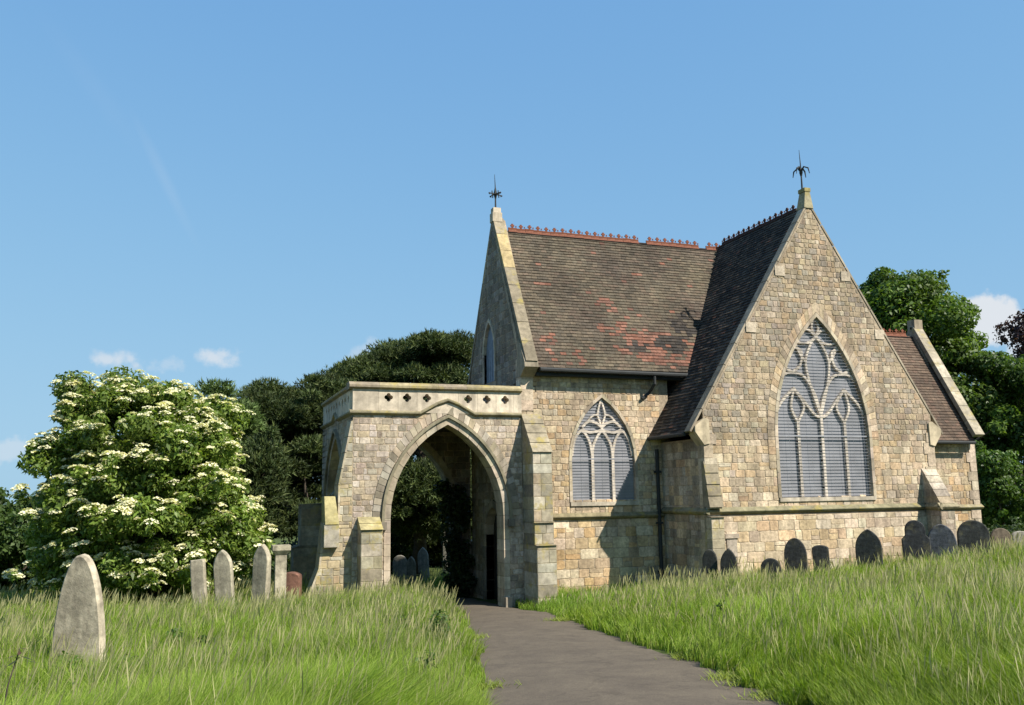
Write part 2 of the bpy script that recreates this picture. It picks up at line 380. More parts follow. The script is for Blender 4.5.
def stones(mb,fr,poly,holes,hr,wr,pal,proud=.022,gap=.004,chip=True):
    zs=[p[1] for p in poly]; z=min(zs); top=max(zs); 
    while z<top:
        h=random.uniform(*hr); z1=z+h; ex=extent(poly,(z+min(z1,top))/2) or (min(p[0] for p in poly),max(p[0] for p in poly))
        xs=[p[0] for p in poly]; x=min(xs)-random.uniform(0,.3); xm=max(xs)
        while x<xm:
            w=random.uniform(*wr)*(1 if random.random()>.18 else .55); x1=x+w
            rects=[]
            if h>.2 and random.random()<.22 and w<.5:
                zc=z+h*random.uniform(.4,.6); rects=[(x,z,x1,zc),(x,zc,x1,z1)]
            else: rects=[(x,z,x1,z1)]
            for (a,b,c,d) in rects:
                segs=[(a+gap/2,c-gap/2)]
                for H in holes:
                    e=extent(H,(b+d)/2)
                    if e:
                        ns=[]
                        for s0,s1 in segs:
                            if s1<=e[0] or s0>=e[1]: ns.append((s0,s1)); continue
                            if s0<e[0]: ns.append((s0,e[0]))
                            if s1>e[1]: ns.append((e[1],s1))
                        segs=ns
                for s0,s1 in segs:
                    if s1-s0<.04: continue
                    pg=clip(poly,[(s0,b+gap/2),(s1,b+gap/2),(s1,d-gap/2),(s0,d-gap/2)])
                    if len(pg)>=3 and parea(pg)>.003: block(mb,fr,pg,proud,stonecol(pal),chip=chip)
            x=x1
        z=z1
def ring(mb,fr,cx,base,spr,w,h,t,c0,c1,pal,blk=.28,jamb=.3,mi=0,quoin=0):
    """voussoir blocks round a pointed arch and its jambs, from depth c0 to c1 along the normal"""
    Rr=(w*w+h*h)/(2*w); c=Rr-w
    for sgn in (-1,1):
        th=math.acos(c/(Rr)); tho=math.acos(c/(Rr+t)); nb=max(4,int(Rr*th/blk))
        for k in range(nb):
            a0,a1=k/nb,(k+1)/nb; g=.006/Rr
            pts=[]
            for rr,T_,aa in ((Rr,th,a0),(Rr,th,a1),(Rr+t,tho,a1),(Rr+t,tho,a0)):
                an=T_*aa+(g if aa==a0 else -g if aa<1 else 0); pts.append((cx+sgn*(-c+rr*math.cos(an)),spr+rr*math.sin(an)))
            col=stonecol(pal); V=[fr.p(a,b,c0) for a,b in pts]+[fr.p(a,b,c1+random.uniform(-.003,.003)) for a,b in pts]; hexa(mb,V,mi,col)
        z=base; flip=0
        while z<spr-.02:
            hh=min(jamb*random.uniform(.85,1.15),spr-z); tt=t+(quoin if flip else 0); flip=1-flip
            a=cx+sgn*w; b=cx+sgn*(w+tt)
            pts=[(a,z+.004),(b,z+.004),(b,z+hh-.004),(a,z+hh-.004)]
            hexa(mb,[fr.p(p,q,c0) for p,q in pts]+[fr.p(p,q,c1+random.uniform(-.003,.003)) for p,q in pts],mi,stonecol(pal)); z+=hh
def hood(mb,fr,cx,spr,w,h,off,sz,c0,c1,drop=0,mi=0,col=(.3,.27,.2)):
    o=arch_pts(cx,spr-drop,spr,w,h,18,off+sz); i_=arch_pts(cx,spr-drop,spr,w,h,18,off)
    for k in range(len(o)-1):
        pts=[i_[k],i_[k+1],o[k+1],o[k]]
        hexa(mb,[fr.p(a,b,c0) for a,b in pts]+[fr.p(a,b,c1) for a,b in pts],mi,col)
DRESS=[(.50,.44,.33),(.46,.40,.29),(.53,.47,.36),(.43,.38,.28)]

chapel=empty('stone_chapel',(2,2.4,-2.1))
tag(chapel,'cream ragstone gothic chapel with steep tiled roofs, traceried windows and arched porch','chapel')
T=2.41; XW=8.1; ZB=-2.9
FT=Fr((0,0,0),(1,0,0),(0,0,1),(0,-1,0))       # transept front, u=x v=z
FN=Fr((0,T,0),(1,0,0),(0,0,1),(0,-1,0))       # nave front plane
SL=(9.62-2.72)/(4.05+.36)                      # transept roof slope
XC=4.05; ZS=.45
# ---- transept front wall
tw=MB()
outer=[(0,ZB),(XW,ZB),(XW,3.26),(XC+.02,9.58),(XC-.02,9.58),(0,3.26)]
wc,ww,wsp,wh,wb=4.06,1.62,2.55,3.58,.82
hole=arch_pts(wc,wb-.02,wsp,ww+.03,wh+.03)
prism(tw,FT,outer,-.7,0,1,MORTAR,[hole])
lowp=[(0.0,ZB),(XW,ZB),(XW,ZS-.08),(0,ZS-.08)]
prism(tw,FT,[(-.0,ZB),(XW,ZB),(XW,ZS-.1),(0,ZS-.1)],.002,.05,1,MORTAR)
FT2=Fr((0,-.05,0),(1,0,0),(0,0,1),(0,-1,0))
stones(tw,FT2,[(0.32,ZB),(XW,ZB),(XW,ZS-.12),(.32,ZS-.12)],[],(.26,.34),(.28,.62),[(.52,.44,.30),(.56,.50,.37),(.48,.38,.24),(.54,.47,.32),(.45,.38,.27),(.52,.41,.25)],.025)
hm=arch_pts(wc,wb,wsp,ww,wh,14,.08)
stones(tw,FT,[(.25,ZS+.05),(XW-.25,ZS+.05),(XW-.25,2.45),(.25,2.45)],[hm],(.15,.26),(.17,.42),TAN[:4]+CREAM[:4],.026)
stones(tw,FT,[(.25,2.45),(XW-.25,2.45),(XW-.02,3.2),(XC,9.52),(.02,3.2)],[arch_pts(wc,wb,wsp,ww,wh,14,.2)],(.11,.2),(.13,.33),[vc(.86,.9,c) for c in TAN+GREY[:2]],.030)
# corner quoins
for sgn,x0 in ((1,0),(-1,XW)):
    z=ZB; f=0
    while z<2.7:
        h=random.uniform(.28,.38); wq=.38 if f else .26; f=1-f; c0=.05 if z<ZS-.3 else 0
        xo=x0-sgn*.03; pts=[(xo,z),(x0+sgn*wq,z),(x0+sgn*wq,min(z+h,2.72)-.01),(xo,min(z+h,2.72)-.01)]
        hexa(tw,[FT.p(a,b,-.3) for a,b in pts]+[FT.p(a,b,c0+.03) for a,b in pts],0,stonecol(DRESS)); z+=h
# a few dressed blocks bonding the gable edge
for zz in (5.55,7.3):
    for sgn in (-1,1):
        xe=XC+sgn*((9.58-zz)/SL-.26); pts=[(xe-.17,zz),(xe+.17,zz),(xe+.17,zz+.3),(xe-.17,zz+.3)]
        hexa(tw,[FT.p(a,b,-.1) for a,b in pts]+[FT.p(a,b,.035) for a,b in pts],0,(.5,.45,.34))
# small recessed tablet at the lower left corner
box(tw,.46,.90,-.115,-.05,-.25,-.13,0,(.36,.32,.25)); box(tw,.52,.84,-.085,-.05,-.75,-.25,0,(.34,.31,.25))
# left (west) side wall of the transept, with battered foot, and right side
FS=Fr((0,T+.2,0),(0,-1,0),(0,0,1),(-1,0,0))
prism(tw,FS,[(0,ZB),(T+.19,ZB),(T+.19,2.5),(0,2.5)],-.5,-.002,1,MORTAR)
stones(tw,FS,[(.02,ZB),(T+.15,ZB),(T+.15,2.45),(.02,2.45)],[],(.2,.32),(.25,.55),GREY+CREAM[:2],.022)
FE=Fr((XW,0,0),(0,1,0),(0,0,1),(1,0,0))
prism(tw,FE,[(.01,ZB),(9.0,ZB),(9.0,2.5),(.01,2.5)],-.5,-.002,1,MORTAR)
stones(tw,FE,[(.3,ZB),(T,ZB),(T,2.45),(.3,2.45)],[],(.2,.3),(.25,.5),TAN,.022)
box(tw,.02,XW-.02,8.6,9.0,ZB,3.0,1,MORTAR)
transept_wall=tw.build('transept_wall',[M_STONE,M_STONE],chapel)
# string course
def string(mb,fr,a,b,z,d=.13,h=.17,col=(.27,.25,.16)):
    prof=[(-.0,z-h*.5),(d*.7,z-h*.28),(d,z-.0),(d,z+h*.12),(0.0,z+h*.75)]
    n=max(1,int((b-a)/.9)); 
    for k in range(n):
        u0=a+(b-a)*k/n; u1=a+(b-a)*(k+1)/n-.004; cc=vc(.85,1.12,col)
        V=[fr.p(u0,zz,c) for c,zz in prof]+[fr.p(u1,zz,c) for c,zz in prof]; m_=len(prof)
        mb.poly(V,[tuple(range(m_)),tuple(range(2*m_-1,m_-1,-1))]+[(i,(i+1)%m_,(i+1)%m_+m_,i+m_) for i in range(m_)],0,cc)
for f_,a_,b_ in ((FT,-.12,7.52),(FS,.0,T+.33),(FE,-.12,T-.2)):
    sc=MB(); string(sc,f_,a_,b_,ZS+.02); sc.build('string_course',M_LICH,chapel)
# buttress at the right corner
bt=MB(); bx0,bx1=7.56,8.1; bd=.62
FB=Fr((bx0,0,0),(0,-1,0),(0,0,1),(-1,0,0))
prof=[(0,ZB),(bd,ZB),(bd,ZS+.12),(0,1.62)]
hexa(bt,[(bx0,-.05,ZB),(bx1,-.05,ZB),(bx1,-bd,ZB),(bx0,-bd,ZB),(bx0,-.05,ZS-.05),(bx1,-.05,ZS-.05),(bx1,-bd,ZS-.05),(bx0,-bd,ZS-.05)],0,MORTAR)
FBf=Fr((0,-bd,0),(1,0,0),(0,0,1),(0,-1,0))
stones(bt,FBf,[(bx0+.01,ZB),(bx1-.01,ZB),(bx1-.01,ZS-.1),(bx0+.01,ZS-.1)],[],(.26,.36),(.26,.5),DRESS,.02)
stones(bt,FB,[(.06,ZB),(bd-.01,ZB),(bd-.01,ZS-.1),(.06,ZS-.1)],[],(.26,.36),(.26,.5),GREY,.02)
nst=5
for k in range(nst):   # stepped weathering stones
    z0=ZS+.13+(1.62-ZS-.13)*k/nst; z1=ZS+.13+(1.62-ZS-.13)*(k+1)/nst
    y0=-bd*(1-k/nst)-.03; y1=-bd*(1-(k+1)/nst)-.012
    hexa(bt,[(bx0,.0,z0),(bx1,.0,z0),(bx1,y0,z0),(bx0,y0,z0),(bx0,.0,z1),(bx1,.0,z1),(bx1,y1,z1),(bx0,y1,z1)],0,stonecol(GREY))
string(bt,FBf,bx0-.1,bx1+.1,ZS+.02,.1)
FBl=Fr((bx0,0,0),(0,-1,0),(0,0,1),(-1,0,0)); string(bt,FBl,.1,bd+.1,ZS+.02,.1)
bt.build('buttress',M_STONE,chapel)

# ---- windows
def window(parent_name,fr,cx,base,spr,w,h,recess,tracery,pal,grille_pitch=.095,rt=.10,label=None):
    wm=MB()
    ring(wm,fr,cx,base,spr,w,h,rt,-.34,.032,pal,.32,.34)
    ob=wm.build('window',M_DRESS,chapel)
    if label: ob['label']=label
    s=MB(); prism(s,fr,[(cx-w-.07,base-.11),(cx+w+.07,base-.11),(cx+w+.07,base),(cx-w-.07,base)],-.34,.05,0,(.46,.42,.33))
    o=s.build('sill',M_DRESS,ob)
    if tracery:
        t=MB(); fx=Fr(fr.p(0,0,-recess),fr.u,fr.v,fr.n)
        for pts,bw in tracery:
            V=[fx.p(a,b,0) for a,b in pts]
            for a,b in zip(V,V[1:]):
                d=(b-a).normalized(); beam(t,a-d*bw*.28,b+d*bw*.28,bw,.13+random.uniform(0,.006),upv=fr.n,col=(.60,.55,.46))
        t.build('tracery',M_DRESS,ob)
    gl=MB(); prism(gl,fr,arch_pts(cx,base,spr,w+.02,h+.01),-recess-.04,-recess-.012)
    gl.build('glazing',M_GLASS,ob)
    if grille_pitch:
        gr=MB(); hp=arch_pts(cx,base,spr,w,h)
        z=base+.05
        while z<spr+h-.08:
            e=extent(hp,z)
            if e: 
                thick=.04 if abs(z-spr-.05)<grille_pitch*.5 else .009
                a=fr.p(e[0]+.005,z,-.035); b=fr.p(e[1]-.005,z,-.035); beam(gr,a,b,.012,thick,upv=fr.v)
            z+=grille_pitch
        x=cx-w+.05
        while x<cx+w:
            # vertical wires
            zt=spr+h; lo,hi=spr,spr+h
            for _ in range(20):
                mid=(lo+hi)/2; e=extent(hp,mid)
                if e and e[0]<x<e[1]: lo=mid
                else: hi=mid
            beam(gr,fr.p(x,base,-.045),fr.p(x,lo,-.045),.004,.004,upv=fr.n); x+=grille_pitch*4
        gr.build('protective_grille',M_GRILLE,ob)
    return ob
def curve(*P,n=5):
    """smooth polyline through points (Catmull-Rom)"""
    P=[Vector((a,b,0)) for a,b in P]; Q=[P[0]*2-P[1]]+P+[P[-1]*2-P[-2]]; out=[]
    for k in range(1,len(Q)-2):
        p0,p1,p2,p3=Q[k-1:k+3]
        for q in range(n):
            t=q/n; out.append(.5*((2*p1)+(p2-p0)*t+(2*p0-5*p1+4*p2-p3)*t*t+(3*p1-p0-3*p2+p3)*t**3))
    out.append(P[-1]); return [(v.x,v.y) for v in out]
# great window tracery: traced relative to the centre, metres (x from the centre, z above the sill)
def big_tracery():
    L=[]; X=lambda x:wc+x; Zz=lambda z:wb+z; bw=.07
    def add(pts,b=bw,mirror=True):
        L.append(([ (X(x),Zz(z)) for x,z in curve(*pts)],b))
        if mirror: L.append(([ (X(-x),Zz(z)) for x,z in curve(*pts)],b))
    add([(0,0),(0,1.3),(0,2.35)],.095,False); add([(-.83,0),(-.83,1.2),(-.83,2.15)],.09)
    # quarter light heads and dagger above each outer mullion
    add([(-.83,2.15),(-1.03,2.6),(-.90,3.15)]); add([(-.83,2.15),(-.58,2.65),(-.90,3.15)])
    add([(-1.6,2.35),(-1.35,2.75),(-.90,3.15)]); add([(-.90,3.15),(-.62,2.85),(-.25,2.42),(0,2.3)])
    # lower cross arcs
    add([(-1.5,3.25),(-1.2,3.55),(-.90,3.62),(-.5,3.5),(-.15,2.95),(0,2.35)])
    # central vesica
    add([(0,2.35),(-.30,3.25),(-.42,3.95),(-.22,4.45),(0,4.72)])
    # side mouchettes
    add([(-.90,3.62),(-1.12,3.75),(-1.28,4.05)]); add([(-.90,3.62),(-.62,3.85),(-.55,4.25),(-.80,4.38)])
    # quatrefoil arms near the top
    add([(0,4.72),(-.22,4.55),(-.5,4.50),(-.78,4.58)]); add([(0,4.72),(-.20,4.9),(-.45,4.98)])
    add([(0,4.72),(-.12,5.0),(-.02,5.35)],.07); 
    add([(-.42,3.95),(-.62,4.2),(-.75,4.5)],.07)
    return L
ob=window('w',FT,wc,wb,wsp,ww,wh,.13,big_tracery(),DRESS,label='great four-light window with flowing tracery behind a grey mesh')
hd=MB()
ring(hd,FT,wc,wsp-.9,wsp,ww+.105,wh+.15,.24,-.05,.022,TAN+CREAM[:3],.17,.22)
hd.build('relieving_arch',M_STONE,ob)

# ---- nave
YR=4.8; ZR=9.45; ZE=4.62; XL=-4.48; YB=2*YR-T; GT=.45
nw=MB()
nwc,nww,nsp,nh,nb_=-1.93,1.02,1.95,1.88,.78
nhole=arch_pts(nwc,nb_-.02,nsp,nww+.03,nh+.03)
prism(nw,FN,[(XL,ZB),(.3,ZB),(.3,ZE+.1),(XL,ZE+.1)],-.6,0,1,MORTAR,[nhole])
hm=arch_pts(nwc,nb_,nsp,nww,nh,14,.08)
CR2=[(.50,.40,.24),(.55,.47,.32),(.46,.35,.20),(.52,.44,.30),(.40,.33,.22),(.57,.50,.37),(.50,.36,.19)]
stones(nw,FN,[(XL,ZB),(-.0,ZB),(-.0,.28),(XL,.28)],[],(.22,.32),(.25,.6),CR2,.025)
stones(nw,FN,[(XL,.45),(-.0,.45),(-.0,ZE),(XL,ZE)],[hm],(.13,.22),(.15,.34),CR2[:4]+TAN[:4],.027)
prism(nw,FN,[(XL+.02,ZB),(12.2,ZB),(12.2,-.5),(XL+.02,-.5)],-6.4,-5.4,1,MORTAR)  # rear footing
box(nw,XL+.45,12.2,YB-.45,YB,ZB,2.3,1,MORTAR)
box(nw,XL+.45,4,YB-.45,YB-.003,2.3,ZE,1,MORTAR)
nw.build('nave_wall',[M_STONE,M_STONE],chapel)
s2=MB(); string(s2,FN,-3.86,-.02,.36,.12,.16,(.24,.21,.13)); s2.build('string_course',M_LICH,chapel)
def small_tracery():
    L=[]; X=lambda x:nwc+x; Zz=lambda z:nb_+z; 
    def add(pts,b=.07,mirror=True):
        L.append(([ (X(x),Zz(z)) for x,z in curve(*pts)],b))
        if mirror: L.append(([ (X(-x),Zz(z)) for x,z in curve(*pts)],b))
    add([(-.33,0),(-.33,.9),(-.33,1.32)],.09)
    add([(-.33,1.32),(-.28,1.65),(-.14,1.92),(0,2.08)]); add([(-.33,1.32),(-.40,1.7),(-.52,1.95),(-.66,2.08)])
    add([(-.98,1.35),(-.90,1.75),(-.78,1.97),(-.66,2.08)])
    add([(0,2.10),(-.2,2.04),(-.42,2.02),(-.62,2.10)]); add([(0,2.16),(-.18,2.30),(-.42,2.34),(-.62,2.18)])
    add([(0,2.1),(-.06,2.35),(-.12,2.55),(-.05,2.85),(0,2.98)],.05); add([(-.45,2.34),(-.3,2.5),(-.12,2.55)],.05)
    return L
window('w',FN,nwc,nb_,nsp,nww,nh,.10,small_tracery(),DRESS,.085,.09,label='three-light pointed window with grey mesh beside the drainpipe')
# nave gable end (faces left)
FG=Fr((XL,0,0),(0,1,0),(0,0,1),(-1,0,0))
ga=MB(); SLN=(ZR-ZE)/(YR-T+.25)
gp=[(T,ZB),(YB,ZB),(YB,ZE+.35),(YR,ZR+.35),(T,ZE+.35)]
dhole=arch_pts(YR+.15,-2.25,-.2,.78,.85,8); lhole=arch_pts(5.2,4.55,5.5,.52,1.0,8)
prism(ga,FG,gp,-GT,0,1,MORTAR,[dhole,lhole])
stones(ga,FG,[(T+.3,3.3),(YB-.02,3.3),(YB-.02,ZE+.3),(YR,ZR+.2),(T+.3,ZE+.6)],[arch_pts(5.2,4.5,5.5,.52,1.0,8,.1)],(.16,.26),(.18,.42),[vc(.62,.7,c) for c in GREY],.022)  # greys darkened: weathering plus this gable's shade put into the colour
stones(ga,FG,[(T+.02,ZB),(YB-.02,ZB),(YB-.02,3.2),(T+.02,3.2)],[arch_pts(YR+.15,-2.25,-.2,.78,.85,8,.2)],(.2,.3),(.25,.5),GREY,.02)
z=3.4; f=0
while z<ZE+.3:   # pale dressed strip at the near end of the gable wall
    hexa(ga,[(XL-.02,T-.03,z),(XL+.36,T-.03,z),(XL+.36,T+.35,z),(XL-.02,T+.35,z),(XL-.02,T-.03,z+.3),(XL+.36,T-.03,z+.3),(XL+.36,T+.35,z+.3),(XL-.02,T+.35,z+.3)],0,stonecol(DRESS)); z+=.305
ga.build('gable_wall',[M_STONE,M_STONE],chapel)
gw=MB(); ring(gw,FG,5.2,4.55,5.5,.52,1.0,.1,-.3,.035,DRESS,.25,.3); go=gw.build('window',M_DRESS,chapel)
go['label']='slender pointed window closed with blue-grey board high in the nave gable'
bo=MB(); prism(bo,FG,arch_pts(5.2,4.55,5.5,.53,1.02,10),-.10,-.07)
for k in range(5): prism(bo,FG,[(4.72+k*.2,4.56),(4.735+k*.2,4.56),(4.735+k*.2,5.9),(4.72+k*.2,5.9)],-.068,-.060)
bo.build('boarding',M_BOARD,go)
do=MB(); ring(do,FG,YR+.15,-2.25,-.2,.78,.85,.22,-.3,.05,GREY+DRESS,.3,.34); dr=do.build('doorway',M_DRESS,chapel)
dd=MB(); 
hp=arch_pts(YR+.15,-2.25,-.2,.78,.86,8)
for k in range(8):
    a=YR+.15-.78+k*.195; zt=min((max(p[1] for p in hp if abs(p[0]-(a+.1))<.2)),.6)
    prism(dd,FG,[(a+.004,-2.25),(a+.191,-2.25),(a+.191,zt),(a+.004,zt)],-.28,-.24-.006*(k%2))
dl=dd.build('door',M_WOOD,dr)
# roofs -----------------------------------------------------------------
def roof(mb,fr,poly,colf,tw_=.19,th=.12,lift=.022):
    vs=[p[1] for p in poly]; us=[p[0] for p in poly]; v=min(vs); r_=0
    while v<max(vs):
        u=min(us)-(tw_/2 if r_%2 else 0)-random.uniform(0,.02)
        sag=random.uniform(-.004,.004)
        while u<max(us):
            w=tw_*random.uniform(.93,1.07)
            pg=clip(poly,[(u,v),(u+w-.006,v),(u+w-.006,v+th*1.02),(u,v+th*1.02)])
            if len(pg)>=3 and parea(pg)>.002:
                col=colf(u+w/2,v+th/2); n=len(pg); jl=random.uniform(-.004,.006)
                top=[fr.p(a,b,.004+(lift+jl)*(1-(b-v)/th)) for a,b in pg]; bot=[fr.p(a,b,-.01) for a,b in pg]
                mb.poly(top+bot,[tuple(range(n))]+[(i,(i+1)%n,(i+1)%n+n,i+n) for i in range(n)],0,col)
            u+=w
        v+=th; r_+=1
def nsm(x,y,seed=0):
    return (math.sin(x*1.3+seed)*math.sin(y*1.7+seed*2)+math.sin(x*2.9+y*1.1+seed)*.6+math.sin(x*.7-y*2.3+seed*3)*.6)/2
BROWN=[(.13,.108,.084),(.118,.095,.074),(.145,.116,.088),(.108,.09,.072),(.135,.102,.08)]
REDS=[(.24,.115,.078),(.21,.105,.075),(.27,.14,.10),(.17,.095,.07)]
BLACK=[(.055,.05,.045),(.07,.06,.05)]
def nave_col(u,v):
    x=u; 
    p=.012
    # patch of renewed red tiles low in the middle, smaller ones along the eave
    blobs=[(4.3,1.0,1.2,.65,.75),(3.5,1.55,.7,.35,.7),(4.9,.6,1.3,.4,.65),(6.3,.5,.9,.5,.5),(2.9,1.7,.3,.3,.6),(3.1,2.7,.35,.18,.9),(3.3,2.4,.3,.1,.9),(1.2,3.3,.45,.1,.5),(4.7,4.0,.16,.08,1),(7.0,2.6,.22,.09,1),(7.3,.9,.2,.6,.6),(1.4,.4,.7,.3,.45),(.9,1.0,.25,.5,.4),(5.9,1.2,.6,.3,.45),(2.6,3.0,.3,.1,.4)]
    for (a,b,c,d,q) in blobs:
        r=((x-a)/c)**2+((v-b)/d)**2+nsm(x*3,v*3,1)*.5
        if r<1: p=max(p,q)
    dk=0
    for (a,b,c,d,q) in [(5.0,1.1,.5,.35,.85),(5.6,1.9,.35,.6,.7),(3.7,.95,.4,.25,.6),(6.2,1.6,.25,.7,.6),(6.9,1.1,.35,.9,.6)]:
        r=((x-a)/c)**2+((v-b)/d)**2+nsm(x*4,v*4,5)*.5
        if r<1: dk=max(dk,q)
    if random.random()<dk: c=random.choice(BLACK)
    elif random.random()<p: c=random.choice(REDS)
    else:
        c=random.choice(BROWN); g_=.5+.5*nsm(x,v,2)
        c=(c[0]*(.85+.3*g_),c[1]*(.85+.38*g_),c[2]*(.85+.25*g_))
    k=random.uniform(.8,1.2); return tuple(q*k for q in c)
def brown_col(u,v):
    c=random.choice(BROWN+BLACK+BLACK); k=random.uniform(.75,1.1)
    if random.random()<.02: c=random.choice(REDS)
    return tuple(q*k*1.0 for q in c)
def chestnut_col(u,v):
    c=random.choice(BROWN); k=random.uniform(.85,1.25); return (c[0]*k*1.05,c[1]*k*.95,c[2]*k*.9)
def slope(name,eave0,eave1,ridge_off,colf,poly=None,thick=.10,label=None):
    """eave0->eave1 along the eave; ridge_off vector from eave to ridge"""
    e0=Vector(eave0); u=(Vector(eave1)-e0); L_=u.length; v=Vector(ridge_off); H=v.length
    n=u.cross(v).normalized(); 
    if n.z<0: n=-n
    fr=Fr(e0,u,v,n); mb=MB()
    pg=poly or [(0,0),(L_,0),(L_,H),(0,H)]
    prism(mb,fr,pg,-thick,-.012,0,(.05,.04,.035))
    roof(mb,fr,pg,colf)
    o=mb.build(name,M_TILE,chapel,recalc=False)
    return o
EY=T-.32
nr=slope('roof',(XL+.12,EY,ZE),(4.0,EY,ZE),(0,YR-EY,ZR-ZE),nave_col)
nr['label']='weathered brown nave roof with patches of red tiles'
slope('roof',(4.0,2*YR-EY,ZE),(XL+.12,2*YR-EY,ZE),(0,EY-YR,ZR-ZE),brown_col)
tx=-.40; tz=9.62-SL*(XC+.40)
tr=slope('roof',(tx,8.9,tz),(tx,.26,tz),(XC-tx,0,9.62-tz),brown_col)
tr['label']='steep dark transept roof slope in shade'
tr2=slope('roof',(2*XC-tx,.26,tz),(2*XC-tx,8.9,tz),(tx-XC,0,9.62-tz),brown_col)
# wing (lower arm to the right)
WXR=12.32; WZE=2.62; WZR=6.65; WEY=T-.3; YW=4.4
slope('roof',(XW-2.6,WEY,WZE),(WXR-.25,WEY,WZE),(0,YW-WEY,WZR-WZE),chestnut_col)['label']='low chestnut brown wing roof behind the transept'
slope('roof',(WXR-.25,2*YW-WEY,WZE),(XW-2.6,2*YW-WEY,WZE),(0,WEY-YW,WZR-WZE),chestnut_col)
wi=MB()
prism(wi,FN,[(XW+.0,ZB),(WXR,ZB),(WXR,WZE),(XW,WZE)],-.5,0,1,MORTAR)
stones(wi,FN,[(XW,ZB),(WXR-.28,ZB),(WXR-.28,.28),(XW,.28)],[],(.22,.3),(.25,.5),CR2,.025)
stones(wi,FN,[(XW,.45),(WXR-.28,.45),(WXR-.28,WZE-.1),(XW,WZE-.1)],[],(.2,.3),(.22,.45),CR2[:4]+TAN[:3],.025)
z=ZB; f=0
while z<WZE-.05:
    wq=.4 if f else .26; f=1-f; h=.32
    hexa(wi,[(WXR-wq,T-.03,z),(WXR+.02,T-.03,z),(WXR+.02,T+.3,z),(WXR-wq,T+.3,z),(WXR-wq,T-.03,min(z+h,WZE)-.008),(WXR+.02,T-.03,min(z+h,WZE)-.008),(WXR+.02,T+.3,min(z+h,WZE)-.008),(WXR-wq,T+.3,min(z+h,WZE)-.008)],0,stonecol(DRESS)); z+=h
FWE=Fr((WXR,0,0),(0,1,0),(0,0,1),(1,0,0))
prism(wi,FWE,[(T+.01,ZB),(2*YW-T,ZB),(2*YW-T,WZE+.1),(YW,WZR+.25),(T+.01,WZE+.1)],-.4,-.002,1,MORTAR)
wi.build('wing_wall',[M_STONE,M_STONE],chapel)
s3=MB(); string(s3,FN,XW+.1,WXR+.1,.36,.11,.15,(.30,.27,.18)); s3.build('string_course',M_LICH,chapel)
# copings -----------------------------------------------------------------
def coping(a,b,wid,th,upn,mat=M_LICH,col=(.36,.33,.26),pieces=7,palf=None,name='coping'):
    cp=MB(); a=Vector(a); b=Vector(b)
    for k in range(pieces):
        p=a.lerp(b,k/pieces); q=a.lerp(b,(k+1)/pieces-.003); cc=palf(k) if palf else vc(.85,1.12,col)
        beam(cp,p,q,wid,th*random.uniform(.96,1.04),upv=upn,col=cc)
    return cp.build(name,mat,chapel)
# transept front coping: thin
for sgn in (-1,1):
    nrm=Vector((sgn*SL,0,1)).normalized(); off=nrm*.03
    coping(Vector((XC+sgn*4.45,.13,9.62-SL*4.45))+off,Vector((XC,.13,9.62))+off+Vector((-sgn*.0,0,.02)),.30,.055,nrm,M_DRESS,pieces=11,col=(.36,.32,.24))
for sgn in (-1,1):
    kn=MB(); x0=XC+sgn*4.05; x1=XC+sgn*4.48
    a=[(x0-sgn*.15,2.34),(x0+sgn*.03,2.3),(x0+sgn*.30,2.66),(x0+sgn*.30,2.82),(x0-sgn*.02,3.05),(x0-sgn*.15,3.0),(x0-sgn*.15,2.6)]
    prism(kn,FT,a,-.35,.07,0,(.56,.49,.34)); kn.build('kneeler',M_DRESS,chapel)
ap=MB(); hexa(ap,[(XC-.17,-.04,9.5),(XC+.17,-.04,9.5),(XC+.17,.34,9.5),(XC-.17,.34,9.5),(XC-.085,-.02,10.02),(XC+.085,-.02,10.02),(XC+.085,.26,10.02),(XC-.085,.26,10.02)],0,(.40,.36,.24))
box(ap,XC-.11,XC+.11,-.035,.28,10.023,10.14,0,(.34,.30,.14)); ap.build('apex_stone',M_LICH,chapel)
# nave west gable coping
nrm=Vector((0,-SLN,1)).normalized()
def pf(k): return (.50,.40,.22) if k in (5,6) else vc(.85,1.12,(.30,.26,.19))
for sgn in (-1,1):
    nn=Vector((0,sgn*SLN,1)).normalized()
    yy=YR+sgn*(YR-T+.38); zz=ZR+.38-SLN*(YR-T+.38)
    coping((XL+.19,yy,zz),(XL+.19,YR,ZR+.38),.36,.12,nn,pieces=8,palf=pf,col=(.3,.26,.19))
kn=MB(); prism(kn,Fr((XL-.03,0,0),(0,1,0),(0,0,1),(-1,0,0)),[(T+.3,ZE-.25),(T-.05,ZE-.25),(T-.42,ZE+.0),(T-.40,ZE+.16),(T+.1,ZE+.9)],-.42,.0,0,(.30,.27,.2)); kn.build('kneeler',M_DRESS,chapel)
ap=MB(); box(ap,XL-.02,XL+.30,YR-.15,YR+.15,ZR+.25,ZR+.55,0,(.45,.40,.30)); box(ap,XL+.01,XL+.27,YR-.12,YR+.12,ZR+.553,ZR+.72,0,(.50,.45,.35)); ap.build('apex_stone',M_DRESS,chapel)
# wing right coping
WSL=(WZR-WZE)/(YW-WEY)
for sgn in (-1,1):
    nn=Vector((0,sgn*WSL,1)).normalized(); yy=YW+sgn*(YW-T+.42); zz=WZR+.38-WSL*(YW-T+.42)
    def pw(k): return (.55,.5,.40) if k==4 else vc(.9,1.1,(.40,.36,.28))
    coping((WXR-.18,yy,zz),(WXR-.18,YW,WZR+.38),.42,.16,nn,pieces=8,palf=pw)
ap=MB(); box(ap,WXR-.36,WXR+.02,YW-.16,YW+.2,WZR+.2,WZR+.62,0,(.42,.36,.26)); ap.build('apex_stone',M_DRESS,chapel)
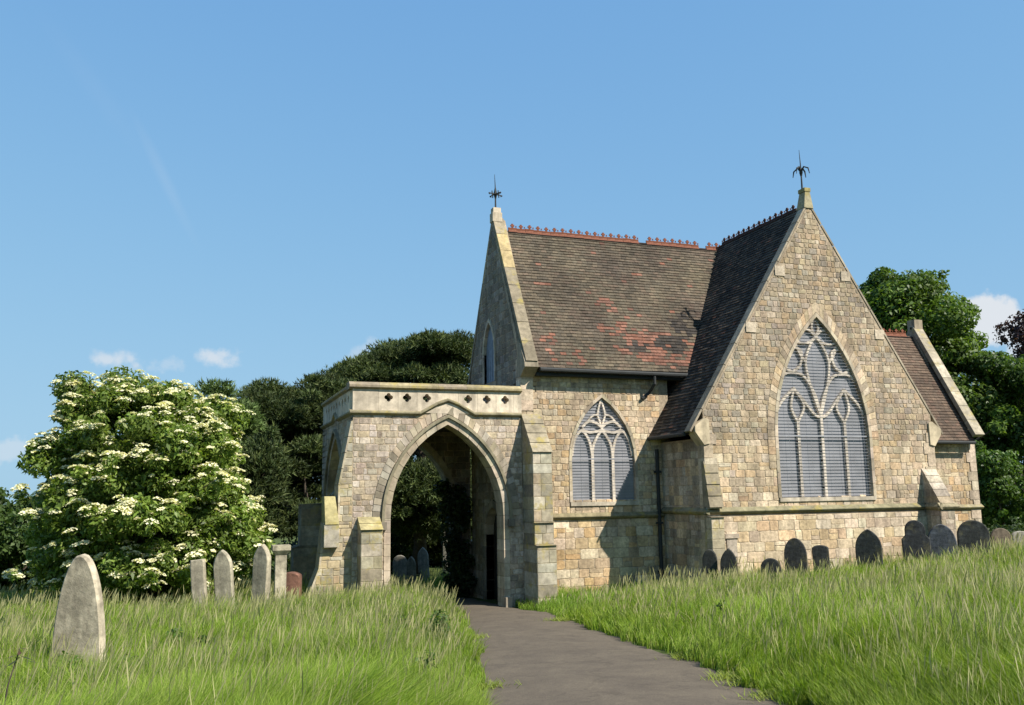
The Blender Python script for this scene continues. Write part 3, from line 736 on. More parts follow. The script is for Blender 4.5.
# crest tiles -------------------------------------------------------------
def crest_mesh():
    mb=MB(); L_=.29
    mb.poly([(-L_/2,-.07,-.07),(L_/2,-.07,-.07),(L_/2,0,.055),(-L_/2,0,.055),(-L_/2,.07,-.07),(L_/2,.07,-.07)],[(0,1,2,3),(3,2,5,4),(0,3,4),(1,5,2),(0,4,5,1)],0,(.22,.09,.055))
    box(mb,-.145,.145,-.018,.018,.04,.085,0,(.26,.10,.06)); box(mb,-.03,.03,-.018,.018,.085,.22,0,(.27,.10,.06))
    box(mb,-.065,.065,-.02,.02,.135,.18,0,(.27,.10,.06))
    box(mb,.11,.14,-.018,.018,.11,.155,0,(.30,.10,.06))
    return mb
cm=crest_mesh(); tmp=cm.build('crest_tile',M_TILE,nr); base_me=tmp.data
def crest(a,b,parent,first=None,skip=()):
    a=Vector(a); b=Vector(b); n=int((b-a).length/.295); d=(b-a).normalized(); rot=math.atan2(d.y,d.x); o=first
    for k in range(n):
        if k in skip: continue
        c=first if (first is not None and k==0) else bpy.data.objects.new('crest_tile',base_me)
        if c is not first: COL.objects.link(c); c.parent=parent
        c.location=a+d*(.15+k*.295)+Vector((0,0,random.uniform(-.012,.012))); c.rotation_euler=(random.uniform(-.04,.04),random.uniform(-.03,.03),rot)
crest((XL+.55,YR,ZR+.03),(4.35,YR,ZR+.03),nr,tmp,skip=(16,24))
dark_me=base_me.copy(); dark_me.materials[0]=stone_mat('shaded_tile',(.35,.4,.5)); base_me,lit_me=dark_me,base_me  # darker tile copy for the transept crest, its shade put into the colour
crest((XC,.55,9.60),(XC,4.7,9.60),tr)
base_me=lit_me
wro=[o for o in chapel.children if o.name.startswith('roof') and o.get('label','').startswith('low chestnut')][0]
crest((8.7,YW,WZR+.03),(WXR-.4,YW,WZR+.03),wro)
# iron finials --------------------------------------------------------------
def finial(x,y,z,h,curl):
    f=MB(); tube(f,[(x,y,z),(x,y,z+h*.55),(x-.02,y,z+h)],[.03,.02,.006])
    zc=z+h*.42
    if curl:
        for k in range(4):
            a=k*math.pi/2+.4; dx,dy=math.cos(a),math.sin(a)
            tube(f,[(x,y,zc+.0),(x+dx*.10,y+dy*.10,zc+.16),(x+dx*.24,y+dy*.24,zc+.08),(x+dx*.28,y+dy*.28,zc-.10)],[.028,.028,.024,.012],5)
        tube(f,[(x,y,zc-.12),(x,y,zc),(x,y,zc+.14)],[.03,.06,.02],6)
    else:
        for k in range(4):
            a=k*math.pi/2+.35; dx,dy=math.cos(a),math.sin(a)
            tube(f,[(x,y,zc),(x+dx*.24,y+dy*.24,zc)],[.022,.016],5); tube(f,[(x+dx*.14,y+dy*.14,zc-.09),(x+dx*.14,y+dy*.14,zc+.09)],.018,5)
            tube(f,[(x+dx*.22,y+dy*.22,zc-.04),(x+dx*.27,y+dy*.27,zc)],[.02,.03],5)
        tube(f,[(x,y,zc-.16),(x,y,zc),(x,y,zc+.22)],[.025,.065,.02],6)
    return f.build('finial',M_IRON,chapel)
finial(XL+.13,YR,ZR+.72,1.15,0); finial(XC-.05,.15,10.16,1.25,1)
# gutters and pipes ----------------------------------------------------------
gu=MB()
tube(gu,[(XL+.45,EY-.06,ZE-.06),(1.25,EY-.06,ZE-.09)],.065,8); box(gu,XL+.4,1.3,EY+.06,T+.01,ZE-.22,ZE-.13)
g1=gu.build('gutter',M_IRON,chapel)
gp=MB(); tube(gp,[(-.33,EY-.05,ZE-.05),(-.33,EY-.05,ZE-.38),(-.38,T-.1,ZE-.62),(-.62,T-.08,ZE-.80)],.045,8); gp.build('drainpipe',M_IRON,chapel)
gp=MB(); tube(gp,[(-.42,8,tz-.04),(-.42,.3,tz-.04)],.06,8); gp.build('gutter',M_IRON,chapel)
gp=MB(); tube(gp,[(-.2,T-.1,2.3),(-.2,T-.1,-2.2)],.055,8)
for zz in (1.6,.1,-1.3): box(gp,-.29,-.11,T-.17,T-.02,zz,zz+.06)
gp.build('drainpipe',M_IRON,chapel)
gp=MB(); tube(gp,[(XW+.05,WEY-.05,WZE-.05),(WXR-.3,WEY-.05,WZE-.07)],.06,8); gp.build('gutter',M_IRON,chapel)

# ---- porch -----------------------------------------------------------------
PXL=-9.30; ZPT=4.10; ZPS=3.28; YPB=7.9
pw_=MB(); pcx=-6.67; pw2=1.60; psp=.45; ph=2.52
FP=Fr((0,T,0),(1,0,0),(0,0,1),(0,-1,0))
PG=[(.40,.36,.28),(.34,.30,.23),(.46,.42,.33),(.29,.26,.20),(.43,.37,.26),(.49,.45,.37)]
def arched_wall(fr,x0,x1,cx,w,sp,h,pal,thick=.55,ztop=ZPS,stonehr=(.14,.2),quat=()):
    ho=arch_pts(cx,ZB+.001,sp,w+.03,h+.03,16)
    outl=[(x0,ZB),(ho[0][0],ZB)]+[(p[0],p[1]) for p in ho[1:-1]]+[(ho[-1][0],ZB),(x1,ZB),(x1,ztop),(x0,ztop)]
    prism(pw_,fr,outl,-thick,0,1,MORTAR)
    hm=arch_pts(cx,ZB-.01,sp,w,h,16,.15)
    stones(pw_,fr,[(x0+.01,ZB),(x1-.01,ZB),(x1-.01,ztop-.05),(x0+.01,ztop-.05)],[hm],stonehr,(.18,.36),pal,.02,.01)
arched_wall(FP,PXL,XL,pcx,pw2,psp,ph,PG)
FPL=Fr((PXL,0,0),(0,1,0),(0,0,1),(-1,0,0))
arched_wall(FPL,T+.01,YPB-.01,5.15,1.6,psp,2.3,GREY)
FPB=Fr((0,YPB,0),(-1,0,0),(0,0,1),(0,1,0))
arched_wall(FPB,-XL,-PXL,-pcx,pw2,psp,ph,GREY)
# inner faces of the porch walls
FPi=Fr((0,YPB-.555,0),(1,0,0),(0,0,1),(0,-1,0))
stones(pw_,FPi,[(PXL+.56,ZB),(XL-.02,ZB),(XL-.02,ZPS-.3),(PXL+.56,ZPS-.3)],[arch_pts(pcx,ZB-.01,psp,pw2,ph,16,.2)],(.18,.26),(.25,.45),[tuple(.55*q for q in c) for c in GREY],.015,.01)  # greys cut down to put the porch's inner shade into the stone colour
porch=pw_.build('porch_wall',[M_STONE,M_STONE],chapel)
ra=MB(); 
for fr,cx,w,h in ((FP,pcx,pw2,ph),(FPL,5.15,1.6,2.3),(FPB,-pcx,pw2,ph)):
    ring(ra,fr,cx,ZB,psp,w,h,.17,-.56,.03,DRESS,.34,.34)
    if fr is FP: ring(ra,fr,cx,psp,psp,w+.26,h+.3,.22,-.05,.028,PG+DRESS,.17,.2)
    hood(ra,fr,cx,psp,w,h,.17,.075,-.01,.10,drop=.12,col=(.27,.25,.17))
ring(ra,FPi,pcx,ZB,psp,pw2,ph,.2,-.05,.04,DRESS,.34,.34)
for sx in (-1,1): box(ra,pcx+sx*(pw2+.21)-.09,pcx+sx*(pw2+.21)+.09,T-.14,T+.02,psp-.30,psp-.1,0,(.2,.18,.14))
box(ra,XL-.62,XL-.44,T-.22,T+.12,ZB,-1.75,0,(.40,.36,.28))
ra.build('arch',M_DRESS,porch)
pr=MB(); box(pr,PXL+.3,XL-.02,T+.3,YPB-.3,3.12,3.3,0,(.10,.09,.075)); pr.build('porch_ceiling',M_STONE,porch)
# parapet with quatrefoils
pp=MB()
def quatre(cx,cz,r=.085):
    pts=[]
    for k in range(4):
        a0=k*math.pi/2; ccx=cx+math.cos(a0)*r*.72; ccz=cz+math.sin(a0)*r*.72
        for q in range(-4,5):
            t=a0+q/4*math.pi*.5; pts.append((ccx+r*.68*math.cos(t),ccz+r*.68*math.sin(t)))
    return pts
def parapet(fr,x0,x1,qs,col=(.60,.54,.42),bend=None):
    if len(qs)>6: br=[x0]+[a+.25 for a in qs[:-1]]+[x1]
    elif qs: br=[x0,-8.62,-8.08,-7.55,-6.95,-6.36,-5.8,-5.25,-4.72,x1]
    else: br=list(np.linspace(x0,x1,8))
    for a,b in zip(br,br[1:]):
        prism(pp,fr,[(a+.002,ZPS),(b-.003,ZPS),(b-.003,ZPT-.2),(a+.002,ZPT-.2)],-.38,.03+random.uniform(-.003,.003),0,vc(.86,1.08,col),[quatre(q,3.69) for q in qs if a<q<b])
fqs=[-8.34,-7.83,-7.27,-6.08,-5.53,-4.98]
parapet(FP,PXL-.02,XL,fqs)
parapet(FPL,T+.36,YPB-.3,[3.0+k*.5 for k in range(9)])
parapet(FPB,-XL,-PXL,[])
para=pp.build('parapet',M_DRESS,chapel)
cp=MB()
def cop(fr,x0,x1,base=ZPT-.2):
    n=max(1,int((x1-x0)/.8))
    for k in range(n):
        a=x0+(x1-x0)*k/n; b=x0+(x1-x0)*(k+1)/n-.004; cc=vc(.9,1.1,((.36,.31,.19) if k%3 else (.32,.27,.2)))
        prof=[(.03,base),(.12,base+.05),(.12,base+.11),(.0,base+.20),(-.38,base+.20),(-.42,base)]
        V=[fr.p(a,z_,c_) for c_,z_ in prof]+[fr.p(b,z_,c_) for c_,z_ in prof]; m_=len(prof)
        cp.poly(V,[tuple(range(m_)),tuple(range(2*m_-1,m_-1,-1))]+[(i,(i+1)%m_,(i+1)%m_+m_,i+m_) for i in range(m_)],0,cc)
cop(FP,PXL-.12,XL+.0); cop(FPL,T+.45,YPB-.3,ZPT-.203); cop(FPB,-XL,-PXL,ZPT-.206)
cp.build('parapet_coping',M_LICH,para)
ps=MB(); 
def moulding(fr,pts,z=None,h=.15,d=.10,col=(.30,.27,.18)):
    for (x0,z0),(x1,z1) in zip(pts,pts[1:]):
        V=[fr.p(x0,z0-h/2,0.01),fr.p(x1,z1-h/2,.01),fr.p(x1,z1-h*.1,d),fr.p(x0,z0-h*.1,d),fr.p(x0,z0+h/2,.01),fr.p(x1,z1+h/2,.01),fr.p(x1,z1+h*.15,d),fr.p(x0,z0+h*.15,d)]
        hexa(ps,V,0,vc(.9,1.1,col))
moulding(FP,[(PXL-.1,3.27),(-8.6,3.27),(-7.45,3.27),(-6.98,3.53),(-6.67,3.64),(-6.36,3.53),(-5.9,3.27),(-4.5,3.27)])
ps.build('string_course',M_LICH,para); ps=MB()
moulding(FPL,[(T,3.272),(4.0,3.272),(4.75,3.272),(5.15,3.47),(5.55,3.272),(6.4,3.272),(YPB,3.272)])
ps.build('string_course',M_LICH,para)
# fill the raised gablet of the front string with dressed stone
# buttresses
def buttress(fr,x0,x1,stages,capcol=(.38,.32,.12),pal=PG,lab=None,mat=M_LICH):
    """stages: list of (depth, z_bottom, z_top, weather_height) from the ground up"""
    b=MB()
    for i_,(d,z0,z1,wz) in enumerate(stages):
        nd=stages[i_+1][0] if i_+1<len(stages) else 0
        V=[fr.p(x0,z0,-.1),fr.p(x1,z0,-.1),fr.p(x1,z0,d-.02),fr.p(x0,z0,d-.02),fr.p(x0,z1,-.1),fr.p(x1,z1,-.1),fr.p(x1,z1,d-.02),fr.p(x0,z1,d-.02)]
        hexa(b,V,0,MORTAR)
        f2=Fr(fr.p(0,0,d-.02),fr.u,fr.v,fr.n); z=z0
        while z<z1-.01:
            h=min(random.uniform(.24,.36),z1-z)
            xm=x0+(x1-x0)*random.choice((.0,.4,.6,0))
            xs=[x0,x1] if xm==x0 else [x0,xm,x1]
            for xa,xb in zip(xs,xs[1:]): block(b,f2,[(xa,z+.004),(xb-.008,z+.004),(xb-.008,z+h-.006),(xa,z+h-.006)],.022,stonecol(pal),.01,jit=.003)
            for sx,xx in ((-1,x0),(1,x1)):
                f3=Fr(fr.p(xx,0,0),fr.n,fr.v,fr.u*sx); block(b,f3,[(0,z+.004),(d-.02,z+.004),(d-.02,z+h-.006),(0,z+h-.006)],.012,stonecol(pal),.01,jit=.003)
            z+=h
        # weathering slope
        n=2 if wz<.5 else 4
        for k in range(n):
            za=z1+wz*k/n; zb=z1+wz*(k+1)/n; da=d+(nd-d)*k/n+.04; db=d+(nd-d)*(k+1)/n+.012
            V=[fr.p(x0-.015,za,-.1),fr.p(x1+.015,za,-.1),fr.p(x1+.015,za,da),fr.p(x0-.015,za,da),fr.p(x0-.015,zb,-.1),fr.p(x1+.015,zb,-.1),fr.p(x1+.015,zb,db),fr.p(x0-.015,zb,db)]
            hexa(b,V,0,vc(.9,1.1,capcol))
    o=b.build('buttress',mat,chapel)
    if lab: o['label']=lab
    return o
buttress(FP,-4.47,-3.9,[(1.02,ZB,-.35,0.02),(.86,-.33,.25,.02),(.82,.27,2.18,1.12)],(.34,.30,.22),PG,'tall sloping buttress between porch and nave')
buttress(FP,-9.14,-8.58,[(.5,ZB,.18,.32)],(.42,.37,.20),PG,'short porch buttress with lichened yellow cap beside the arch')
buttress(FT,-.045,.36,[(.26,ZB,.33,.02),(.20,.56,.60,1.25)],(.30,.26,.19),DRESS,'slim battered pilaster at the left corner of the transept')
# corner buttress running to the left, flared profile
cb=MB()
prof=[(0,ZB),(1.12,ZB),(1.05,-1.4),(.82,-.8),(.70,.38),(.34,.40),(.34,1.35),(.02,3.05),(0,3.05)]
FC=Fr((PXL,T,0),(-1,0,0),(0,0,1),(0,-1,0))
prism(cb,FC,prof,-.62,-.002,0,MORTAR)
def convex_pieces(): return [[(0,ZB),(1.12,ZB),(1.05,-1.4),(0,-1.4)],[(0,-1.4),(1.05,-1.4),(.82,-.8),(0,-.8)],[(0,-.8),(.82,-.8),(.70,.38),(0,.38)],[(0,.38),(.34,.38),(.34,1.35),(0,1.35)],[(0,1.35),(.34,1.35),(.02,3.05),(0,3.05)]]
for q in convex_pieces(): stones(cb,FC,q,[],(.15,.24),(.2,.36),PG+CREAM[:2],.02,.01)
for q,qq in zip(prof[1:-2],prof[2:-1]):   # dressed edge stones on the sloping outer side
    a=FC.p(q[0],q[1],-.31); b_=FC.p(qq[0],qq[1],-.31); L_=(b_-a).length; nn=max(1,int(L_/.35))
    for k in range(nn):
        beam(cb,a.lerp(b_,k/nn),a.lerp(b_,(k+1)/nn-.01),.64,.05,upv=(b_-a).normalized().cross(Vector((0,1,0))),col=stonecol(DRESS))
# lower stage cap with yellow lichen, facing the path
cy=[(.34,.42),(.70,.42),(.70,.98),(.34,.98)]
hexa(cb,[(PXL-.72,T-.22,.33),(PXL-.36,T-.22,.33),(PXL-.36,T+.5,.33),(PXL-.72,T+.5,.33),(PXL-.72,T+.02,1.05),(PXL-.44,T+.02,1.05),(PXL-.44,T+.5,1.05),(PXL-.72,T+.5,1.05)],0,(.42,.37,.19))
hexa(cb,[(PXL-.74,T-.2,-.25),(PXL-.36,T-.2,-.25),(PXL-.36,T+.5,-.25),(PXL-.74,T+.5,-.25),(PXL-.74,T-.2,.32),(PXL-.36,T-.2,.32),(PXL-.36,T+.5,.32),(PXL-.74,T+.5,.32)],0,(.48,.44,.36))
cb.build('buttress',M_LICH,chapel)['label']='flared corner buttress at the left end of the porch'
# side-facing buttresses (left side of porch)
buttress(FPL,T+.02+.62,T+1.2,[(.72,ZB,-1.0,.1),(.5,-.9,.9,.7)],(.22,.2,.15),GREY)
buttress(FPL,YPB-.75,YPB-.02,[(.95,ZB,-.5,.08),(.74,-.45,.82,.03)],(.22,.2,.15),GREY)
exec_after=None

# ------------------------------------------------------------------ headstones
def outline(kind,w,h):
    if kind=='round': return [(-w/2,0),(w/2,0)]+[(w/2*math.cos(t),h-w/2+w/2*math.sin(t)) for t in np.linspace(0,math.pi,15)]
    if kind=='pointed':
        p=arch_pts(0,0,h-w*.75,w/2,w*.75,9); return p
    if kind=='lancet':
        return arch_pts(0,0,h-w*1.55,w/2,w*1.55,12)
    if kind=='gothic':
        p=arch_pts(0,0,h-w*.95,w/2,w*.95,9); return p
    if kind=='segment': return [(-w/2,0),(w/2,0)]+[(w/2*math.cos(t),h-w*.22+w*.22*math.sin(t)) for t in np.linspace(0,math.pi,13)]
    if kind=='shoulder': return [(-w/2,0),(w/2,0),(w/2,h*.72),(w*.36,h*.78)]+[(w*.36*math.cos(t),h-w*.36+w*.36*math.sin(t)) for t in np.linspace(0.05,math.pi-.05,11)]+[(-w*.36,h*.78),(-w/2,h*.72)]
    if kind=='ellipse': return [(-w/2,0),(w/2,0)]+[(w/2*math.cos(t),h-w*.8+w*.8*math.sin(t)) for t in np.linspace(0,math.pi,17)]
    if kind=='parabola': return [(-w/2,0),(w/2*1.04,0)]+[(w/2*math.cos(t),h-w*2.1+w*2.1*math.sin(t)**1.05) for t in np.linspace(0,math.pi,21)]
    if kind=='square': return [(-w/2,0),(w/2,0),(w/2,h*.97),(w*.45,h),(-w*.45,h),(-w/2,h*.97)]
    return [(-w/2,0),(w/2,0),(w/2,h),(-w/2,h)]
def headstone(x,y,ztop,w,th,kind,yaw,lean,tilt,col,mat,label,group=None,plinth=False,rib=False,name='headstone'):
    zb=float(zg(x,y))-.15; h=ztop-zb
    o=outline(kind,w,h); mb=MB(); fr=Fr((0,-th/2,0),(1,0,0),(0,0,1),(0,-1,0))
    bv=min(.02,th*.2); sc=(w-2*bv)/w
    inn=[(a*sc,b if b<=0 else b-bv) for a,b in o]
    n=len(o)
    V=[fr.p(a,b,0) for a,b in inn]+[fr.p(a,b,-bv) for a,b in o]+[fr.p(a,b,-th+bv) for a,b in o]+[fr.p(a,b,-th) for a,b in inn]
    Fc=[tuple(range(n)),tuple(reversed(range(3*n,4*n)))]
    for r_ in range(3):
        Fc+=[(r_*n+i,r_*n+(i+1)%n,(r_+1)*n+(i+1)%n,(r_+1)*n+i) for i in range(n)]
    mb.poly(V,Fc,0,col)
    if rib:  # moulded sunk panel edge on the face
        oi=[(a*.72,b*.86+.05) for a,b in o]; oo=[(a*.82,b*.9+.04) for a,b in o]
        for k in range(1,n-0):
            a,b,c,d=oi[k%n],oi[(k+1)%n],oo[(k+1)%n],oo[k%n]
            hexa(mb,[fr.p(*a,-.01),fr.p(*b,-.01),fr.p(*c,-.01),fr.p(*d,-.01),fr.p(*a,.02),fr.p(*b,.02),fr.p(*c,.02),fr.p(*d,.02)],0,tuple(q*1.1 for q in col))
    body=mb.build(name,mat)
    body.location=(x,y,zb); body.rotation_euler=(lean,tilt,yaw)
    tag(body,label,'headstone',group)
    return body
GR='dark headstones along the transept wall'
DK=(.035,.037,.036)
rows_=[ # px,py,w,Y,kind,col,label
 (709,549,.46,-.2,'ellipse',DK,'narrow dark round-headed headstone nearest the corner drainpipe'),
 (727,548,.52,-.6,'gothic',DK,'dark pointed headstone in front of the transept corner, second from its left end'),
 (770,558,.62,-1.2,'round',DK,'lowest dark round-topped headstone, under the left edge of the great window'),
 (795,538,.70,-1.0,'ellipse',(.04,.04,.038),'tall slim black headstone with egg-shaped top under the great window'),
 (821,545,.52,-.8,'segment',(.045,.046,.045),'small square dark headstone with low curved top between two taller ones'),
 (867,529,.80,-1.5,'pointed',(.035,.038,.037),'sharply pointed black headstone below the right side of the great window'),
 (915,520,.86,-1.6,'shoulder',(.032,.034,.036),'black headstone with shouldered top left of the corner buttress foot'),
 (941,524,.90,-1.9,'ellipse',(.075,.08,.092),'blue-grey broad headstone overlapping the corner buttress foot'),
 (971,520,1.0,-1.5,'round',(.04,.042,.04),'wide black half-round headstone in front of the low wing'),
 (999,528,.80,-.5,'round',(.17,.14,.11),'brownish round headstone right of the low wing wall'),
 (1019,531,.7,.0,'segment',(.33,.32,.29),'pale grey headstone at the right edge of the photo')]
for k,(px,py,w,Y_,kd,c,lb) in enumerate(rows_):
    p=onY(px,py,Y_); headstone(p.x,Y_,p.z,w*.85,.11,kd,R(-38)+random.uniform(-.08,.08) if k<9 else R(-15),R(random.uniform(-2,3)),R(random.uniform(-1.5,1.5)),c,M_DARKHEAD if k<9 else M_HEAD,lb,GR)
# left foreground
def hs_px(px,py,w,Y_,*a,**k):
    p=onY(px,py,Y_); return headstone(p.x,Y_,p.z,w,*a,**k)
STN=(.30,.275,.225)
hs_px(85,553,.62,-9.6,.13,'parabola',R(-24),R(4),R(1.5),(.50,.45,.36),M_HEAD,'large weathered pale headstone with tapering rounded top standing nearest the camera in tall grass',None)
GL='pale headstones beside the elder bush'
hs_px(206,559,.28,-2.6,.13,'square',R(-20),R(-5),R(-7),(.38,.35,.28),M_HEAD,'short square-topped grey headstone, leftmost of the stones right of the elder',GL)
hs_px(231,549,.36,-2.5,.14,'gothic',R(-22),R(3),R(-4),(.43,.40,.32),M_HEAD,'upright narrow grey headstone between the square-topped one and the leaning one',GL)
hs_px(260,543,.36,-1.0,.15,'gothic',R(-35),R(5),R(5),(.47,.43,.34),M_HEAD,'slender pale headstone turned edge-on, tallest right of the elder',GL)
hs_px(267,553,.16,.2,.14,'round',R(-35),R(5),R(3),(.30,.28,.23),M_HEAD,'thin grey headstone just behind the tall slender one',GL)
p=onY(291,572,2.0); headstone(p.x,2.0,p.z,.5,.3,'segment',R(-20),0,0,(.20,.105,.08),M_HEAD,'low reddish stone kerb block left of the porch',None)
# pedestal with cap
p=onY(281,545,1.0); zb=float(zg(p.x,1.0))-.1
pd=empty('grave_pedestal',(p.x,1.0,zb)); tag(pd,'small pale pedestal with moulded cap left of the porch','pedestal')
b=MB(); box(b,p.x-.13,p.x+.13,.87,1.13,zb,p.z-.22,0,(.38,.35,.28)); b.build('shaft',M_HEAD,pd)
b=MB(); hexa(b,[(p.x-.14,.86,p.z-.22),(p.x+.14,.86,p.z-.22),(p.x+.14,1.14,p.z-.22),(p.x-.14,1.14,p.z-.22),(p.x-.21,.79,p.z-.12),(p.x+.21,.79,p.z-.12),(p.x+.21,1.21,p.z-.12),(p.x-.21,1.21,p.z-.12)],0,(.42,.39,.3))
box(b,p.x-.21,p.x+.21,.79,1.21,p.z-.118,p.z,0,(.42,.39,.3)); b.build('cap',M_HEAD,pd)
# seen through the arch
GA='headstones seen through the porch arch'
hs_px(400,555,.55,13.5,.14,'round',R(-15),R(3),0,(.30,.29,.26),M_HEAD,'broad grey round headstone at left inside the porch arch view',GA)
hs_px(412,556,.36,13.0,.14,'gothic',R(-30),R(5),0,(.26,.25,.21),M_HEAD,'narrow grey headstone in the middle of the porch arch view',GA)
hs_px(425,547,.42,13.0,.14,'gothic',R(-20),R(2),R(-3),(.36,.36,.34),M_HEAD,'pale grey pointed headstone, tallest seen through the porch arch',GA)
hs_px(445,531,.22,18,.2,'pointed',R(-10),0,0,(.20,.20,.17),M_HEAD,'thin distant stone pillar seen through the porch arch',GA)

# ------------------------------------------------------------------ foliage
def clumps_for(shape,nc,r0,r1,rs):
    """shape: list of (cx,cy,cz,rx,ry,rz) ellipsoids; clump centres biased to the surface"""
    C=[];Rd=[]
    vol=np.array([s[3]*s[4]*s[5] for s in shape])**(2/3); pr=vol/vol.sum()
    for k in range(nc):
        s=shape[rs.choice(len(shape),p=pr)]
        d=rs.normal(size=3); d/=np.linalg.norm(d)+1e-9
        q=rs.uniform(.35,1)**.5; rad=rs.uniform(r0,r1)
        if rs.uniform()<.22: rad=r0*rs.uniform(.45,.9); q=rs.uniform(1.0,1.16)
        C.append((s[0]+d[0]*(s[3]-rad*.6)*q,s[1]+d[1]*(s[4]-rad*.6)*q,s[2]+d[2]*(s[5]-rad*.6)*q)); Rd.append(rad)
    return np.array(C),np.array(Rd)
def leaves(C,Rd,n,size,rs,flat=.7,cols=None,droop=0,aspect=.55,zmin=None,outw=.6,crown_c=None):
    pr=Rd**2; pr=pr/pr.sum(); idx=rs.choice(len(C),n,p=pr)
    d=rs.normal(size=(n,3)); d/=np.linalg.norm(d,axis=1)[:,None]
    q=rs.uniform(.2,1,n)**.45
    P=C[idx]+d*(Rd[idx]*q)[:,None]*np.array([1,1,flat])
    if zmin is not None:
        kk=P[:,2]>zmin; P=P[kk]; d=d[kk]; idx=idx[kk]; n=len(P)
    nrm=d*outw+rs.normal(size=(n,3))*.55+np.array([0,0,.35]); nrm/=np.linalg.norm(nrm,axis=1)[:,None]
    a=rs.normal(size=(n,3)); u=np.cross(nrm,a); u/=np.linalg.norm(u,axis=1)[:,None]; v=np.cross(nrm,u)
    s=size*rs.uniform(.6,1.25,n)[:,None]
    tip=u*s; side=v*s*aspect*.5
    V=np.stack([P-tip*.5,P+side-tip*.05+nrm*s*.08,P+tip*.55-np.array([0,0,1])*s*droop,P-side-tip*.05+nrm*s*.08],1).reshape(-1,3)
    F=np.arange(n*4).reshape(n,4)
    cl=rs.uniform(.75,1.2,len(C)); cc=np.array(cols)[rs.integers(0,len(cols),n)]*(cl[idx]*rs.uniform(.75,1.25,n))[:,None]
    return V,F,cc
def trunk_mesh(name,base,top,r0,r1,parent,limbs=(),bark=M_BARK,seg=7,wob=.15,rs=None):
    mb=MB(); base=Vector(base); top=Vector(top); pts=[];rad=[]
    for k in range(seg+1):
        t=k/seg; p=base.lerp(top,t); 
        if 0<k<seg: p+=Vector((random.uniform(-wob,wob),random.uniform(-wob,wob),0))
        pts.append(p); rad.append((r0+(r1-r0)*t)*(1.35 if k==0 else 1))
    tube(mb,pts,rad,9)
    for L_ in limbs:
        t,e=L_; k=min(seg-1,int(t*seg)); a=pts[k]; b=Vector(e); mid=a.lerp(b,.5)+Vector((random.uniform(-.2,.2),random.uniform(-.2,.2),.25))
        r=rad[k]*.5; tube(mb,[a,a.lerp(mid,.5),mid,b],[r,r*.8,r*.55,r*.15],6)
    return mb.build(name,bark,parent,smooth=True)
def tree(name,base,shape,nc,cr,nleaf,size,cols,label,cat,seed,mat=M_LEAF,trunk=None,group=None,flat=.7,aspect=.55,droop=.1,nlimb=10,extra=None):
    rs=np.random.default_rng(seed); random.seed(seed)
    o=empty(name,base); tag(o,label,cat,group)
    C,Rd=clumps_for(shape,nc,cr[0],cr[1],rs)
    V,F,c=leaves(C,Rd,nleaf,size,rs,flat,cols,droop,aspect,zmin=base[2]+.05)
    numpy_mesh('crown',V,F,mat,c,parent=o)
    r0,zt=trunk or (.3,shape[0][2])
    lim=[(random.uniform(.3,.95),tuple(C[k])) for k in rs.choice(len(C),min(nlimb,len(C)),replace=False)]
    trunk_mesh('trunk',base,(shape[0][0],shape[0][1],zt),r0,r0*.3,o,lim)
    return o,C,Rd
def gz(x,y): return float(zg(x,y))
def ell(px,py,Y_,rpx,rpz,ry):
    p=onY(px,py,Y_); d=(p-CAMP).dot(fwd); s=d/F_PX; return (p.x,p.y,p.z,rpx*s,ry,rpz*s)
def needles(C,Rd,n,size,rs,flat,cols,zmin):
    """needle tufts: each tuft is a little star of narrow blades"""
    pr=Rd**2; pr=pr/pr.sum(); idx=rs.choice(len(C),n,p=pr)
    d=rs.normal(size=(n,3)); d[:,2]=np.abs(d[:,2])*1.1-.25; d/=np.linalg.norm(d,axis=1)[:,None]
    P=C[idx]+d*(Rd[idx]*rs.uniform(.1,1.32,n)**.7)[:,None]*np.array([1,1,flat]); keep=P[:,2]>zmin; P=P[keep]; d=d[keep]; idx=idx[keep]; n=len(P); K=5
    cl=rs.uniform(.7,1.25,len(C)); base=np.array(cols)[rs.integers(0,len(cols),n)]*(cl[idx]*rs.uniform(.75,1.25,n))[:,None]
    dd=d[:,None,:]*.9+rs.normal(size=(n,K,3))*.65+np.array([0,0,.35]); dd/=np.linalg.norm(dd,axis=2)[:,:,None]
    s=size*rs.uniform(.6,1.2,(n,K,1)); a=rs.normal(size=(n,K,3)); side=np.cross(dd,a); side/=np.linalg.norm(side,axis=2)[:,:,None]; side*=s*.13
    P=P[:,None,:]
    V=np.stack([np.broadcast_to(P,dd.shape)-side,np.broadcast_to(P,dd.shape)+side,P+dd*s],2).reshape(-1,3)
    F=np.arange(n*K*3).reshape(-1,3); return V,F,np.repeat(base,K,axis=0)
def pine(px_shapes,Y_,label,seed,nc,cr,n,size,cols,group,trunkx):
    rs=np.random.default_rng(seed); random.seed(seed)
    S=[ell(*s) for s in px_shapes]; bx=trunkx; base=(bx,Y_,gz(bx,Y_)-.1)
    o=empty('pine_tree',base); tag(o,label,'pine tree',group)
    C,Rd=clumps_for(S,nc,cr[0],cr[1],rs)
    V,F,c=needles(C,Rd,n,size,rs,.62,cols,base[2]+.1)
    numpy_mesh('crown',V,F,M_NEEDLE,c,parent=o)
    lim=[(random.uniform(.25,.95),tuple(C[k])) for k in rs.choice(len(C),14,replace=False)]
    trunk_mesh('trunk',base,(S[0][0],Y_,S[0][2]),.35,.1,o,lim)
PN=[(.042,.062,.02),(.058,.08,.025),(.033,.05,.017),(.078,.098,.03)]
GP='dark pines behind the porch'
def pX(px,Y_): return onY(px,540,Y_).x
